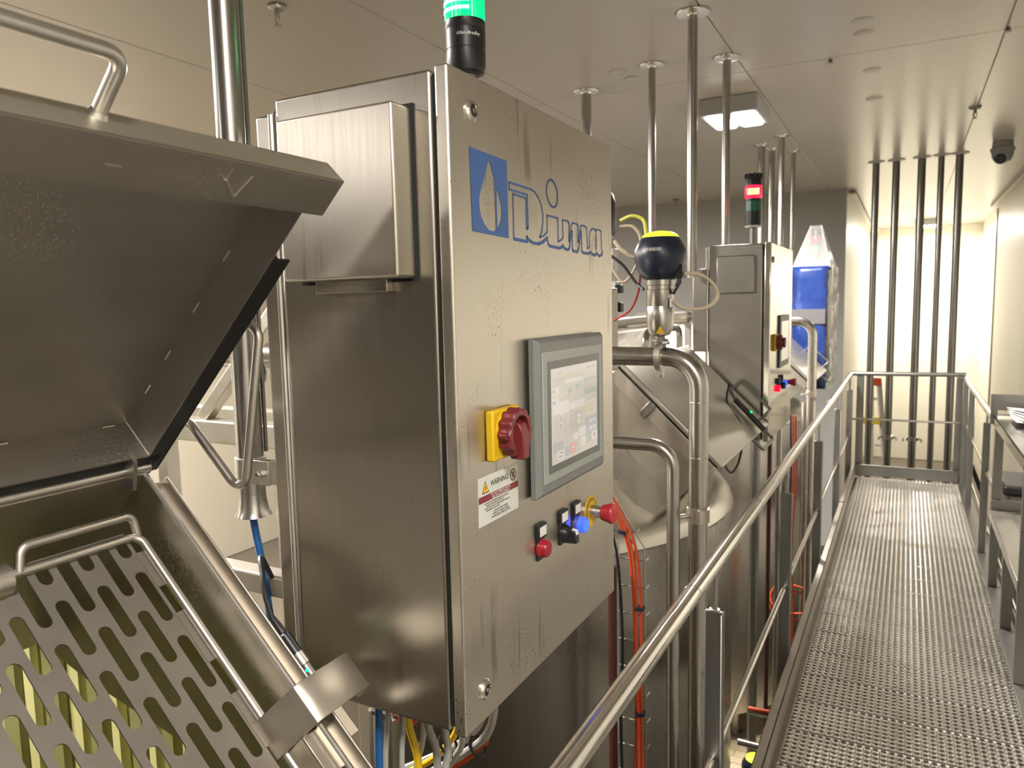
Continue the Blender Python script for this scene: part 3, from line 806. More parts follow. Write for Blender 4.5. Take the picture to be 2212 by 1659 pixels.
# ================================================================== logo outlines on the cabinet door, (y, z) in metres
LOGO_SQ = [(1.1696,2.1431),(1.3098,2.1398),(1.3119,1.9909),(1.173,1.9944)]
LOGO_DROP = [(1.2394,2.1319),(1.2491,2.1154),(1.2576,2.0999),(1.2587,2.0749),(1.2603,2.0469),(1.2609,2.0038),(1.2542,2.0006),(1.2454,1.9996),(1.2325,2.0016),(1.2188,2.0095),(1.2056,2.0235),(1.2003,2.0379),(1.1994,2.0514),(1.2027,2.064),(1.2097,2.0771),(1.2204,2.0962),(1.2303,2.1154)]
LOGO_SLIVER = [(1.2663,2.0842),(1.274,2.0725),(1.2823,2.0563),(1.2851,2.0409),(1.2823,2.0263),(1.2757,2.0143),(1.2673,2.0076),(1.2668,2.0334),(1.2664,2.0617)]
LOGO_LINE = [(1.3189,2.1003),(1.3182,2.0867),(1.3973,2.0853),(1.3993,2.0184),(1.3953,2.0153),(1.392,2.0178),(1.3912,2.078),(1.3338,2.0796),(1.334,1.9927),(1.3919,1.9909),(1.3916,2.0009),(1.4032,1.994),(1.4207,1.9901),(1.4461,1.9895),(1.4687,1.9948),(1.4912,2.0055),(1.4954,1.9919),(1.505,1.9884),(1.5533,1.9867),(1.568,1.9896),(1.5765,1.9943),(1.5814,1.9878),(1.6042,1.9856),(1.6118,1.9904),(1.6206,2.017),(1.6286,2.0306),(1.6294,1.987),(1.6374,1.9845),(1.6601,1.9839),(1.6688,1.9937),(1.6781,2.0246),(1.684,2.0349),(1.6868,1.9866),(1.6977,1.9835),(1.7292,1.983),(1.7428,1.9877),(1.7567,1.9829),(1.772,1.9808),(1.785,1.9871),(1.8021,1.98),(1.822,1.9861),(1.8259,1.9926),(1.8206,1.9943),(1.8186,2.0022),(1.8164,2.0422),(1.8075,2.0449),(1.7813,2.0448),(1.7806,2.0376),(1.7685,2.0451),(1.7533,2.0439),(1.7406,2.0346),(1.7352,2.0195),(1.7371,1.9976),(1.7232,1.994),(1.7192,2.0439),(1.7091,2.0467),(1.6863,2.0476),(1.6805,2.0426),(1.6705,2.0187),(1.6645,2.0041),(1.6666,2.0451),(1.6575,2.0478),(1.6327,2.0483),(1.6258,2.0417),(1.6153,2.0183),(1.6096,2.0041),(1.6127,2.0458),(1.6033,2.0498),(1.5751,2.0502),(1.5763,2.0105),(1.5643,2.0037),(1.5496,1.9994),(1.5486,2.0517),(1.4931,2.0526),(1.4917,2.0169),(1.4749,2.008),(1.4533,2.0024),(1.4639,2.0156),(1.4711,2.0369),(1.471,2.0529),(1.4642,2.0713),(1.45,2.0863),(1.4323,2.0956),(1.4146,2.0987),(1.3189,2.1003)]
LOGO_A = [(1.7811,2.0335),(1.7854,2.021),(1.785,2.0041),(1.78,1.9925),(1.7761,2.0035),(1.7766,2.0205),(1.7811,2.0335)]
LOGO_DOT = [(1.5489,2.103),(1.5492,2.0953),(1.5474,2.0881),(1.5438,2.082),(1.5386,2.0773),(1.5321,2.0743),(1.5248,2.0733),(1.5172,2.0743),(1.5099,2.0772),(1.5034,2.0818),(1.4979,2.0877),(1.494,2.0946),(1.4919,2.102),(1.4916,2.1095),(1.4933,2.1164),(1.4967,2.1224),(1.5017,2.1271),(1.508,2.1302),(1.5151,2.1314),(1.5226,2.1307),(1.53,2.128),(1.5368,2.1235),(1.5424,2.1176),(1.5466,2.1106),(1.5489,2.103)]

# ================================================================== control cabinet
DX = -.70
CY0, CY1, CZ0, CZ1 = 1.105, 1.895, 1.06, 2.267
cab = thing('control_cabinet', 'large stainless control cabinet with blue drop logo, touch screen and buttons', 'cabinet', (-.9, 1.5, CZ0))
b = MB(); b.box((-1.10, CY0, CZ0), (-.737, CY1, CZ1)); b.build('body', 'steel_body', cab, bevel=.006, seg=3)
b = MB(); b.box((-.74, CY0+.008, CZ0+.008), (-.72, CY1-.008, CZ1-.008)); b.build('door_seal', 'dark_gap', cab)
b = MB(); b.box((-.727, CY0-.002, CZ0-.004), (DX, CY1+.002, CZ1+.004)); door = b.build('door', 'steel_door', cab, bevel=.005, seg=3)
b = MB()
b.box((-1.043, 1.048, 1.912), (-.778, CY0, 2.208)); b.build('side_cover', 'steel_cover', cab, bevel=.005, seg=3)
b = MB(); b.box((-1.048, CY0-.004, 1.906), (-.772, CY0, 2.214)); b.build('cover_gasket', 'dark_gap', cab)
b = MB(); b.box((-1.0, CY0-.02, 1.888), (-.83, CY0, 1.912)); b.build('cover_hinge', 'steel_body', cab, bevel=.002)
# rear mounting column
b = MB(); b.box((-1.165, 1.115, .98), (-1.110, 1.195, 2.245)); b.box((-1.112, 1.108, .98), (-1.100, 1.13, 2.248)); b.build('rear_column', 'steel_body', cab, bevel=.006)
b = MB(); b.tube([(-1.113, 1.108, 1.0), (-1.113, 1.108, 2.24)], .007, 10); b.build('rear_edge', 'steel_rod', cab)
b = MB(); b.prism([(-1.112, 1.13, 2.245), (-1.112, 1.13, 2.10), (-1.20, 1.13, 2.10)], (0, .012, 0)); b.build('corner_gusset', 'steel_body', cab, bevel=.002)
b = MB(); b.box((-1.80, 1.15, 1.222), (-1.165, 1.20, 1.272)); b.build('support_arm', 'steel_bracket', cab, bevel=.006)
# locks
for z in (2.206, 1.121):
    y = 1.178 if z > 2 else 1.173
    b = MB(); b.lathe((DX, y, z), [(.0205, 0), (.0205, .003), (.0165, .007), (.0115, .0075), (.0105, .004)], 28, axis=(1, 0, 0)); lk = b.build('lock', 'chrome', cab)
    b = MB(); b.lathe((DX+.0035, y, z), [(.0095, 0), (.0095, .002)], 20, axis=(1, 0, 0)); b.box((DX+.004, y-.0022, z-.0125), (DX+.0062, y+.0022, z+.0125)); b.build('keyhole', 'dark_gap', lk)
    b = MB(); b.lathe((DX+.004, y, z), [(.0042, 0), (.0042, .003)], 14, axis=(1, 0, 0)); b.build('lock_core', 'chrome', lk)
# logo: flat print on the door
XL_ = DX+.0006
b = MB()
outer = [Vector((0, *p)) for p in LOGO_SQ]; h1 = [Vector((0, *p)) for p in LOGO_DROP]; h2 = [Vector((0, *p)) for p in LOGO_SLIVER]
tri = tessellate_polygon([outer, h1, h2])
allp = outer+h1+h2
b.add([(XL_, p.y, p.z) for p in allp], tri)
b.build('logo_emblem', 'logo_blue', cab)
b = MB()
ribbon(b, LOGO_LINE, .0042, XL_); ribbon(b, LOGO_A, .0032, XL_); ribbon(b, LOGO_DOT, .0050, XL_)
# heavier lower edges of the letters
low = [(y+.001, z-.0025) for (y, z) in LOGO_LINE[8:42]]
ribbon(b, low, .0045, XL_-.00005)
b.build('logo_letters', 'logo_blue', cab)
# touch screen
def yz(mb, x, y0, y1, z0, z1): mb.add([(x, y0, z0), (x, y1, z0), (x, y1, z1), (x, y0, z1)], [(0, 1, 2, 3)])
b = MB()
ho = [(1.377, 1.452), (1.757, 1.452), (1.757, 1.785), (1.377, 1.785)]
def ringed(mb, rects):
    # stack of rectangles (x, y0, y1, z0, z1) joined by side faces, capped by the last
    vs = []; fs = []
    for (x, y0, y1, z0, z1) in rects: vs += [(x, y0, z0), (x, y1, z0), (x, y1, z1), (x, y0, z1)]
    for i in range(len(rects)-1):
        for k in range(4): fs.append((i*4+k, i*4+(k+1) % 4, i*4+4+(k+1) % 4, i*4+4+k))
    n = (len(rects)-1)*4
    fs.append((n, n+1, n+2, n+3)); fs.append((3, 2, 1, 0))
    mb.add(vs, fs)
ringed(b, [(DX, 1.385, 1.755, 1.450, 1.783), (DX+.006, 1.385, 1.755, 1.450, 1.783), (DX+.006, 1.375, 1.758, 1.446, 1.787), (DX+.018, 1.375, 1.758, 1.446, 1.787), (DX+.030, 1.384, 1.744, 1.456, 1.779)])
hmi = b.build('touch_screen', 'bezel_grey', cab, bevel=.004)
b = MB(); b.box((DX+.028, 1.392, 1.475), (DX+.0315, 1.735, 1.759)); b.build('screen_frame', 'frame_grey', hmi, bevel=.002)
b = MB(); b.box((DX+.030, 1.415, 1.495), (DX+.0325, 1.711, 1.738)); b.build('screen_border', 'screen_border', hmi)
SM = ['screen', 's_white', 's_grey', 's_blue', 's_green', 's_red', 's_yellow', 's_olive', 's_teal', 's_ink', 's_tan']
b = MB()
sy0, sy1, sz0, sz1 = 1.428, 1.695, 1.511, 1.721
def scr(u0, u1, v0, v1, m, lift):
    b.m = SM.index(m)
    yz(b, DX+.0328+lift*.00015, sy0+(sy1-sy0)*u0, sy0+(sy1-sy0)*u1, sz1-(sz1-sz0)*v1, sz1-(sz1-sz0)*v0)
scr(0, 1, 0, 1, 'screen', 0)
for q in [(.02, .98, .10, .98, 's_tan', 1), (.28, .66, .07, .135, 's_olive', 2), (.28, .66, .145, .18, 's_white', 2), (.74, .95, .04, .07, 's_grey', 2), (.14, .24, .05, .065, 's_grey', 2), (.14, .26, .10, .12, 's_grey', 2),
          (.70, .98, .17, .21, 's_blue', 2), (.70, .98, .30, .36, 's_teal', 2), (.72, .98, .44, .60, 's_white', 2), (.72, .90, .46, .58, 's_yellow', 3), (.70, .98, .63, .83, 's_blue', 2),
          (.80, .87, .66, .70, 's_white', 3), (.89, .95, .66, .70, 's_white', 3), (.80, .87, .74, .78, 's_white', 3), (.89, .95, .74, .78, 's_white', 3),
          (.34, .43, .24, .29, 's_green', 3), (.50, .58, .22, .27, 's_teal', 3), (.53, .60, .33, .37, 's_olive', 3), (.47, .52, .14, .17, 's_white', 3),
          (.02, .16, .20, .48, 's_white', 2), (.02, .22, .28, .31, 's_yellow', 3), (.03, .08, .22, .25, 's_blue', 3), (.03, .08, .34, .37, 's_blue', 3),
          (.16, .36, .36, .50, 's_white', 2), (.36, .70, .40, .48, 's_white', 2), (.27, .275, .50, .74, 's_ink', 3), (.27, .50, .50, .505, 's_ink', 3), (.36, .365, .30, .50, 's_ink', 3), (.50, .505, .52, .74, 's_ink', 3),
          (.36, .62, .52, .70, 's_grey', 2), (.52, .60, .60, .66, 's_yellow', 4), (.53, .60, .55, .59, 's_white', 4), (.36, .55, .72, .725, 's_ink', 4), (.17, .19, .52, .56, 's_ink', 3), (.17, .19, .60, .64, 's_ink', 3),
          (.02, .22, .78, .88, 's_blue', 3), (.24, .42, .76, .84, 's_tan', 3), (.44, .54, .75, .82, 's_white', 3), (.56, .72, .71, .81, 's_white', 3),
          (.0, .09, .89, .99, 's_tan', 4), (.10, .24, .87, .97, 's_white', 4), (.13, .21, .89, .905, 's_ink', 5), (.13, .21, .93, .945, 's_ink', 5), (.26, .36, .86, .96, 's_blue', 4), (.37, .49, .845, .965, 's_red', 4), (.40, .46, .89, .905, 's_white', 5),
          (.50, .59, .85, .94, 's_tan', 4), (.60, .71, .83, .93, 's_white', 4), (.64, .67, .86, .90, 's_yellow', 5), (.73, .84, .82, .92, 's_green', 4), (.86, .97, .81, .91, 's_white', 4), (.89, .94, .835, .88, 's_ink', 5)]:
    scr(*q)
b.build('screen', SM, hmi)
# main switch
b = MB(); b.box((DX, 1.200, 1.563), (DX+.018, 1.308, 1.661)); sw = b.build('main_switch', 'switch_yellow', cab, bevel=.004)
b = MB(); b.lathe((DX+.016, 1.256, 1.614), [(.047, 0), (.047, .004), (.043, .006)], 36, axis=(1, 0, 0)); b.build('switch_disc', 'switch_yellow', sw)
b = MB()
n = 72; kp = []
for k in range(n):
    a = 2*math.pi*k/n
    kp.append(.0465+.0022*math.cos(12*a) if True else 0)
vs = []; 
for (x, sc) in ((.021, .97), (.024, 1.0), (.046, 1.0), (.049, .96)):
    for k in range(n):
        a = 2*math.pi*k/n; vs.append((DX+x, 1.256+kp[k]*sc*math.cos(a), 1.614+kp[k]*sc*math.sin(a)))
for (x, r) in ((.049, .034), (.036, .031), (.036, .0001)):
    for k in range(n):
        a = 2*math.pi*k/n; vs.append((DX+x, 1.256+r*math.cos(a), 1.614+r*math.sin(a)))
fs = [(i*n+k, i*n+(k+1) % n, (i+1)*n+(k+1) % n, (i+1)*n+k) for i in range(6) for k in range(n)]
b.add(vs, fs); b.build('switch_knob', 'switch_red', sw)
b = MB(); b.prism([(DX+.030, 1.243, 1.640), (DX+.052, 1.243, 1.632), (DX+.060, 1.243, 1.612), (DX+.060, 1.243, 1.563), (DX+.030, 1.243, 1.563)], (0, .026, 0)); b.build('switch_handle', 'switch_red', sw, bevel=.003)
b = MB(); b.lathe((DX+.030, 1.206, 1.614), [(.007, 0), (.007, .014)], 12, axis=(1, 0, 0)); b.build('padlock_eye', 'switch_red', sw)
# warning label
LY0, LY1, LZ0, LZ1 = 1.168, 1.328, 1.442, 1.5365
LW, LH = LY1-LY0, LZ1-LZ0
b = MB(); b.box((DX, LY0, LZ0), (DX+.0008, LY1, LZ1)); lab = b.build('warning_label', 'sticker_white', cab)
def lp(u, v): return (LY0+LW*u, LZ1-LH*v)
b = MB(); y0, z1 = lp(0, .39); y1, z0 = lp(1, .525); yz(b, DX+.001, y0, y1, z0, z1); b.build('red_band', 'sticker_red', lab)
b = MB(); c = lp(.165, .235); r = .0135
b.add([(DX+.001, c[0]-r, c[1]-r*.78), (DX+.001, c[0]+r, c[1]-r*.78), (DX+.001, c[0], c[1]+r*1.05)], [(0, 1, 2)]); b.build('hazard_triangle', 'ink', lab)
b = MB(); r = .0108
b.add([(DX+.0012, c[0]-r, c[1]-r*.80), (DX+.0012, c[0]+r, c[1]-r*.80), (DX+.0012, c[0], c[1]+r*1.02)], [(0, 1, 2)]); b.build('hazard_fill', 'sticker_yellow', lab)
b = MB(); b.add([(DX+.0014, c[0]+p[0]*.001, c[1]+p[1]*.001) for p in ((1.5, 5), (-2.2, -1.2), (-.3, -.9), (-1.2, -6.5), (2.3, .6), (.4, .4), (2.6, 5))], [(0, 1, 2, 5, 6), (2, 3, 4, 5)]); b.build('bolt_symbol', 'ink', lab)
b = MB(); c = lp(.87, .215); ro, ri = .0125, .0103
vs = [(DX+.0014, c[0]+rr_*math.cos(a), c[1]+rr_*math.sin(a)) for rr_ in (ro, ri) for a in [2*math.pi*k/32 for k in range(32)]]
b.add(vs, [(k, (k+1) % 32, 32+(k+1) % 32, 32+k) for k in range(32)])
d = .0074; e = .0009
b.add([(DX+.0016, c[0]-d-e, c[1]+d-e), (DX+.0016, c[0]+d-e, c[1]-d-e), (DX+.0016, c[0]+d+e, c[1]-d+e), (DX+.0016, c[0]-d+e, c[1]+d+e)], [(0, 1, 2, 3)])
b.build('prohibition_ring', 'sticker_red', lab)
b = MB(); b.add([(DX+.0013, c[0]+p[0]*.001, c[1]+p[1]*.001) for p in ((-3, -3.5), (-3.2, 0), (-.5, 3), (1, 6.5), (3.6, 7), (4.2, 4), (2.2, 0), (1.2, -3.5))], [(0, 1, 2, 3, 4, 5, 6, 7)]); b.add([(DX+.0013, c[0]+p[0]*.001, c[1]+p[1]*.001) for p in ((-5, -6.6), (4, -6.6), (4, -5.4), (-5, -5.4))], [(0, 1, 2, 3)]); b.build('hand_symbol', 'ink', lab)
def lettering(part, name, m, rows, x=DX+.0013):
    b = MB()
    for (txt, u, v, size, al) in rows:
        vs, fs = text_geo(txt, size, al, bold=size*.012)
        c = lp(u, v)
        b.add([(x, c[0]+p.x*.92, c[1]+p.y) for p in vs], fs)
    b.build(name, m, part)
lettering(lab, 'heading', 'ink', [('WARNING!', .52, .20, .0155, 'CENTER')])
lettering(lab, 'band_text', 'print_white', [('DO NOT OPERATE ON LIVE', .54, .428, .0068, 'CENTER'), ('ELECTRICAL EQUIPMENT', .54, .492, .0068, 'CENTER')], DX+.0014)
lettering(lab, 'small_text', 'ink', [('\u2022', .145, .575, .012, 'CENTER'), ('\u2022', .145, .675, .012, 'CENTER'), ('SPECIFIC AUTHORISATION MUST BE OBTAINED', .17, .57, .0045, 'LEFT'), ('FROM THE APPROPRIATE AUTHORITY', .17, .62, .0045, 'LEFT'),
          ('NOT LESS THAN TWO PERSONS MUST OPERATE IN', .17, .672, .0045, 'LEFT'), ('DANGEROUS CONDITIONS', .17, .722, .0045, 'LEFT'),
          ('DO NOT START WORK', .53, .79, .0058, 'CENTER'), ('WITHOUT HAVING TAKEN', .53, .848, .0058, 'CENTER'), ('THE NECESSARY PRECAUTIONS', .53, .906, .0058, 'CENTER')])
# push buttons
def plate(y, z, part):
    b = MB(); b.box((DX, y-.021, z+.024), (DX+.010, y+.021, z+.056)); p = b.build('tag_holder', 'black_plastic', part, bevel=.002)
    b = MB(); b.box((DX+.010, y-.016, z+.029), (DX+.0108, y+.016, z+.050)); b.build('name_tag', 'print_white', part)
    b = MB(); b.box((DX, y-.018, z-.026), (DX+.006, y+.018, z+.026)); b.build('button_base', 'black_plastic', part, bevel=.002)
BZ = 1.326
b = MB(); b.lathe((DX+.002, 1.425, BZ), [(.0215, 0), (.0215, .006), (.019, .008), (.0185, .018), (.016, .0215), (.001, .023)], 28, axis=(1, 0, 0), caps=False); pbm = b.build('red_button', 'button_red', cab); plate(1.425, BZ, pbm)
b = MB(); b.lathe((DX+.002, 1.543, BZ), [(.0205, 0), (.0205, .010), (.018, .014), (.017, .020)], 28, axis=(1, 0, 0)); b.prism([(DX+.012, 1.530, BZ+.018), (DX+.040, 1.530, BZ+.010), (DX+.044, 1.530, BZ-.018), (DX+.012, 1.530, BZ-.02)], (0, .020, 0)); sel = b.build('selector_switch', 'black_plastic', cab, bevel=.002); plate(1.543, BZ, sel)
b = MB(); b.prism([(DX+.030, 1.534, BZ+.014), (DX+.041, 1.534, BZ+.0112), (DX+.0425, 1.534, BZ+.002), (DX+.030, 1.534, BZ+.005)], (0, .012, 0)); b.build('selector_mark', 'print_white', sel)
b = MB(); b.lathe((DX+.002, 1.622, BZ), [(.021, 0), (.021, .008), (.019, .010), (.019, .028)], 28, axis=(1, 0, 0)); blu = b.build('blue_button', 'lens_clear', cab); plate(1.622, BZ, blu)
b = MB(); b.lathe((DX+.012, 1.622, BZ), [(.0155, 0), (.0155, .0185), (.001, .0195)], 28, axis=(1, 0, 0), caps=False); b.build('button_face', 'button_blue', blu)
ey, ez = 1.728, 1.330
b = MB(); b.lathe((DX, ey, ez), [(.041, 0), (.041, .0015), (.020, .0016)], 40, axis=(1, 0, 0)); es = b.build('emergency_stop', 'switch_yellow', cab)
b = MB(); b.lathe((DX+.0016, ey, ez), [(.0165, 0), (.0165, .018), (.0145, .02), (.0145, .034)], 28, axis=(1, 0, 0)); b.build('stop_collar', 'steel_rod', es)
b = MB(); b.lathe((DX+.030, ey, ez), [(.017, 0), (.0195, .002), (.0265, .026), (.0265, .030), (.0245, .0335), (.015, .0365), (.001, .037)], 36, axis=(1, 0, 0)); b.build('stop_button', 'estop_red', es)
b = MB()
vs, fs = text_geo('EMERGENCY STOP', .0135, 'CENTER', bold=.0002)
q = []
for p in vs:
    a = math.pi/2-p.x/.031; r = .031+p.y
    q.append((DX+.0019, ey+r*math.cos(a), ez+r*math.sin(a)))
b.add(q, fs); b.build('stop_lettering', 'ink', es)

# ================================================================== signal towers
tw = thing('signal_tower', 'signal tower with glowing green lens on the large control cabinet', 'signal light', (-.915, 1.525, CZ1))
tx, ty = -.915, 1.525
b = MB(); b.lathe((tx, ty, CZ1), [(.03, 0), (.03, .006), (.021, .008), (.021, .125)], 24); b.build('stem', 'cable_grey', tw)
b = MB(); b.lathe((tx, ty, 2.388), [(.030, 0), (.042, .004), (.046, .014), (.046, .05), (.0452, .051), (.0452, .053), (.046, .054), (.0465, .095), (.0458, .096), (.0458, .098), (.0465, .099), (.0465, .116)], 48); b.build('base', 'black_plastic', tw)
b = MB()
nn = 72
for (r, z) in ((.0465, 2.504), (.0465, 2.585)):
    pass
vs = []
for (sc, z) in ((1, 2.504), (1, 2.572), (.9, 2.590)):
    for k in range(nn): 
        r = (.0462 if k % 2 else .0446)*sc; a = 2*math.pi*k/nn; vs.append((tx+r*math.cos(a), ty+r*math.sin(a), z))
b.add(vs, [(i*nn+k, i*nn+(k+1) % nn, (i+1)*nn+(k+1) % nn, (i+1)*nn+k) for i in range(2) for k in range(nn)]); b.build('green_lens', 'lamp_green', tw, sharp=10)
for z in (2.523, 2.540):
    b = MB()
    for k in range(28):
        a = math.radians(-105+k*2.6*1.0+0) 
        a = math.radians(-96+ (k-13.5)*3.6)
        r = .0468
        ca, sa = math.cos(a), math.sin(a)
        b.prism([(tx+r*ca-.0009*-sa, ty+r*sa-.0009*ca, z-.004), (tx+r*ca+.0009*-sa, ty+r*sa+.0009*ca, z-.004), (tx+r*ca+.0009*-sa, ty+r*sa+.0009*ca, z+.004), (tx+r*ca-.0009*-sa, ty+r*sa-.0009*ca, z+.004)], (.0006*ca, .0006*sa, 0))
    b.build('lens_glow', 'lamp_green_hot', tw)
b = MB(); b.lathe((tx, ty, 2.590), [(.042, 0), (.0465, .004), (.0465, .05), (.04, .058)], 40); b.build('cap', 'black_plastic', tw)
b = MB()
vs, fs = text_geo('Allen-Bradley', .0105, 'CENTER', shear=.25, bold=.0001)
q = []
for p in vs:
    a = math.radians(-50)+p.x/.0468
    q.append((tx+.0469*math.cos(a), ty+.0469*math.sin(a), 2.468+p.y))
b.add(q, fs); b.build('lettering', 'print_white', tw)
gl = bpy.data.lights.new('green_glow', 'POINT'); gl.energy = 1.6; gl.color = (0, 1, .25); gl.shadow_soft_size = .05
go = bpy.data.objects.new('green_glow', gl); COL.objects.link(go); go.location = (tx, ty, 2.545); go.parent = None

def tower(x, y, z, lit, label, stem=.10):
    t = thing('signal_tower', label, 'signal light', (x, y, z))
    r = .049
    b = MB(); b.lathe((x, y, z), [(.02, 0), (.02, stem)], 20); b.build('stem', 'steel_dark', t)
    z0 = z+stem
    b = MB(); b.lathe((x, y, z0), [(.03, 0), (r, .006), (r, .095)], 32); b.build('base', 'black_plastic', t)
    b = MB(); b.lathe((x, y, z0), [(r+.001, -.006), (r+.002, .0), (r+.001, .004)], 32); b.build('base_ring', 'cap_white', t)
    b = MB(); b.lathe((x, y, z0+.095), [(r, 0), (r, .06)], 32); b.build('green_lens', 'lamp_green_off', t)
    b = MB(); b.lathe((x, y, z0+.155), [(r, 0), (r, .018)], 32); b.build('spacer', 'black_plastic', t)
    b = MB(); b.lathe((x, y, z0+.173), [(r, 0), (r+.003, .01), (r+.003, .07), (r, .08)], 32); rd = b.build('red_lens', 'lamp_red' if lit else 'lamp_red_off', t)
    if lit:
        d = Vector((-x, -y, 0)).normalized(); s_ = Vector((-d.y, d.x, 0))
        b = MB(); c = Vector((x, y, z0+.213))+d*(r+.003)
        for sx in (-1, 1):
            b.prism([c+s_*(sx*.018-.016)+Vector((0, 0, -.018)), c+s_*(sx*.018+.016)+Vector((0, 0, -.018)), c+s_*(sx*.018+.016)+Vector((0, 0, .018)), c+s_*(sx*.018-.016)+Vector((0, 0, .018))], d*.002)
        b.build('lens_glow', 'lamp_red_hot', t)
        l = bpy.data.lights.new('red_glow', 'POINT'); l.energy = 3.0; l.color = (1, 0, .04); l.shadow_soft_size = .05
        o = bpy.data.objects.new('red_glow', l); COL.objects.link(o); o.location = (x, y, z0+.213)
    b = MB(); b.lathe((x, y, z0+.253), [(r, 0), (r, .062), (r-.004, .068), (r-.004, .072)], 32)
    for k in range(10):
        a = 2*math.pi*k/10; b.box((x+r*math.cos(a)-.006, y+r*math.sin(a)-.006, z0+.30), (x+r*math.cos(a)+.006, y+r*math.sin(a)+.006, z0+.328))
    b.build('cap', 'black_plastic', t)
    return t
for o_ in [o for o in COL.objects if o.type == 'MESH' and o.parent is None and False]: pass

# ================================================================== second and third cabinets
K0, K1, KZ0, KZ1 = 4.53, 5.43, 1.02, 2.185
c2 = thing('control_cabinet', 'dark steel control cabinet with red signal light further along the row', 'cabinet', (-.88, 5, KZ0))
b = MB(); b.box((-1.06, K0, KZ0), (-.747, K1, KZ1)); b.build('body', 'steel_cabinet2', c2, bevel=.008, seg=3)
b = MB(); b.box((-.75, K0+.008, KZ0+.008), (-.73, K1-.008, KZ1-.008)); b.build('door_seal', 'dark_gap', c2)
b = MB(); b.box((-.738, K0-.002, KZ0-.004), (-.70, K1+.002, KZ1+.004)); b.build('door', 'steel_mirror', c2, bevel=.006, seg=3)
b = MB(); b.box((-1.01, K0-.018, 1.90), (-.79, K0, 2.12)); b.build('side_cover', 'steel_cabinet2', c2, bevel=.006)
b = MB(); b.box((-1.15, K0-.02, 1.55), (-1.065, K0+.06, 2.05)); b.build('rear_column', 'steel_cabinet2', c2, bevel=.004)
b = MB(); b.tube([(-1.068, K0-.006, KZ0+.02), (-1.068, K0-.006, KZ1-.01)], .009, 10); b.build('rear_edge', 'chrome', c2)
b = MB(); b.lathe((-.70, K0+.06, 2.09), [(.02, 0), (.02, .004), (.014, .008)], 20, axis=(1, 0, 0)); b.build('lock', 'steel_dark', c2)
b = MB(); b.box((-.70, K0+.11, 1.55), (-.685, K0+.21, 1.65)); s2 = b.build('main_switch', 'switch_yellow', c2, bevel=.003)
b = MB(); b.lathe((-.685, K0+.16, 1.60), [(.045, 0), (.045, .03), (.03, .032), (.03, .05)], 24, axis=(1, 0, 0)); b.build('switch_knob', 'switch_red', s2)
b = MB(); b.box((-.70, K0+.32, 1.43), (-.688, K0+.70, 1.76)); sc2 = b.build('touch_screen', 'bezel_grey', c2, bevel=.004)
b = MB(); b.box((-.688, K0+.36, 1.47), (-.687, K0+.66, 1.72)); b.build('screen', 'screen', sc2)
b = MB(); b.lathe((-.70, K0+.30, 1.305), [(.02, 0), (.02, .018), (.012, .02)], 20, axis=(1, 0, 0)); b.build('red_button', 'led_red', c2)
b = MB(); b.box((-.70, K0+.28, 1.335), (-.685, K0+.32, 1.37)); b.build('tag_holder', 'black_plastic', c2)
b = MB(); b.box((-.70, K0+.42, 1.335), (-.685, K0+.46, 1.38)); b.lathe((-.70, K0+.44, 1.31), [(.022, 0), (.022, .03)], 16, axis=(1, 0, 0)); b.build('selector_switch', 'black_plastic', c2)
b = MB(); b.lathe((-.70, K0+.54, 1.31), [(.022, 0), (.022, .025)], 16, axis=(1, 0, 0)); b.build('blue_button', 'button_blue', c2)
b = MB(); b.lathe((-.70, K0+.66, 1.31), [(.016, 0), (.016, .03), (.027, .055), (.024, .066), (.001, .068)], 20, axis=(1, 0, 0)); b.build('emergency_stop', 'estop_red', c2)
tower(-.885, 4.98, KZ1, True, 'signal tower with lit red lens on the second cabinet', .14)
c3 = thing('control_cabinet', 'third cabinet wrapped in blue tarpaulin and clear plastic film', 'cabinet', (-.86, 8.6, .95))
b = MB(); b.box((-1.03, 8.24, .97), (-.735, 9.0, 2.16)); b.build('body', 'steel_cabinet2', c3, bevel=.006)
b = MB()
nx, nz = 10, 26; vs = []; fs = []
ring = [(-1.05, 8.20), (-.96, 8.185), (-.87, 8.19), (-.78, 8.185), (-.715, 8.20)]
rs = random.Random(3)
for j in range(nz+1):
    z = .93+(2.185-.93)*j/nz
    for i, (x, y) in enumerate(ring): vs.append((x+rs.uniform(-.004, .004), y+rs.uniform(-.012, .008)+.01*math.sin(j*.7+i), z))
for j in range(nz):
    for i in range(len(ring)-1): a = j*len(ring)+i; fs.append((a, a+1, a+1+len(ring), a+len(ring)))
b.add(vs, fs)
b.box((-1.05, 8.2, 2.175), (-.715, 9.02, 2.19)); b.build('blue_cover', 'tarp_blue', c3, sharp=80, solid=.004)
b = MB(); b.box((-1.05, 8.165, 1.60), (-.73, 8.178, 1.75)); b.build('tape_band', 'tape_grey', c3)
b = MB(); vs = []; fs = []
for j in range(25):
    z = .93+1.26*j/24
    for i in range(9): vs.append((-.69+.02*math.sin(i*1.9+j*.35)+rs.uniform(-.008, .008), 8.2+.85*i/8, z))
for j in range(24):
    for i in range(8): a = j*9+i; fs.append((a, a+1, a+10, a+9))
b.add(vs, fs); b.build('clear_wrap', 'clear_fold', c3, sharp=80)
b = MB(); ap = (-.87, 8.55, 2.62); cs = [(-1.05, 8.19, 2.185), (-.70, 8.19, 2.185), (-.70, 9.02, 2.185), (-1.05, 9.02, 2.185)]
tp = [(ap[0]+dx*.05, ap[1]+dy*.05, ap[2]) for dx, dy in ((-1, -1), (1, -1), (1, 1), (-1, 1))]
b.add(cs+tp, [(k, (k+1) % 4, 4+(k+1) % 4, 4+k) for k in range(4)]+[(4, 5, 6, 7)]); b.build('film_tent', 'clear_film', c3, sharp=20)
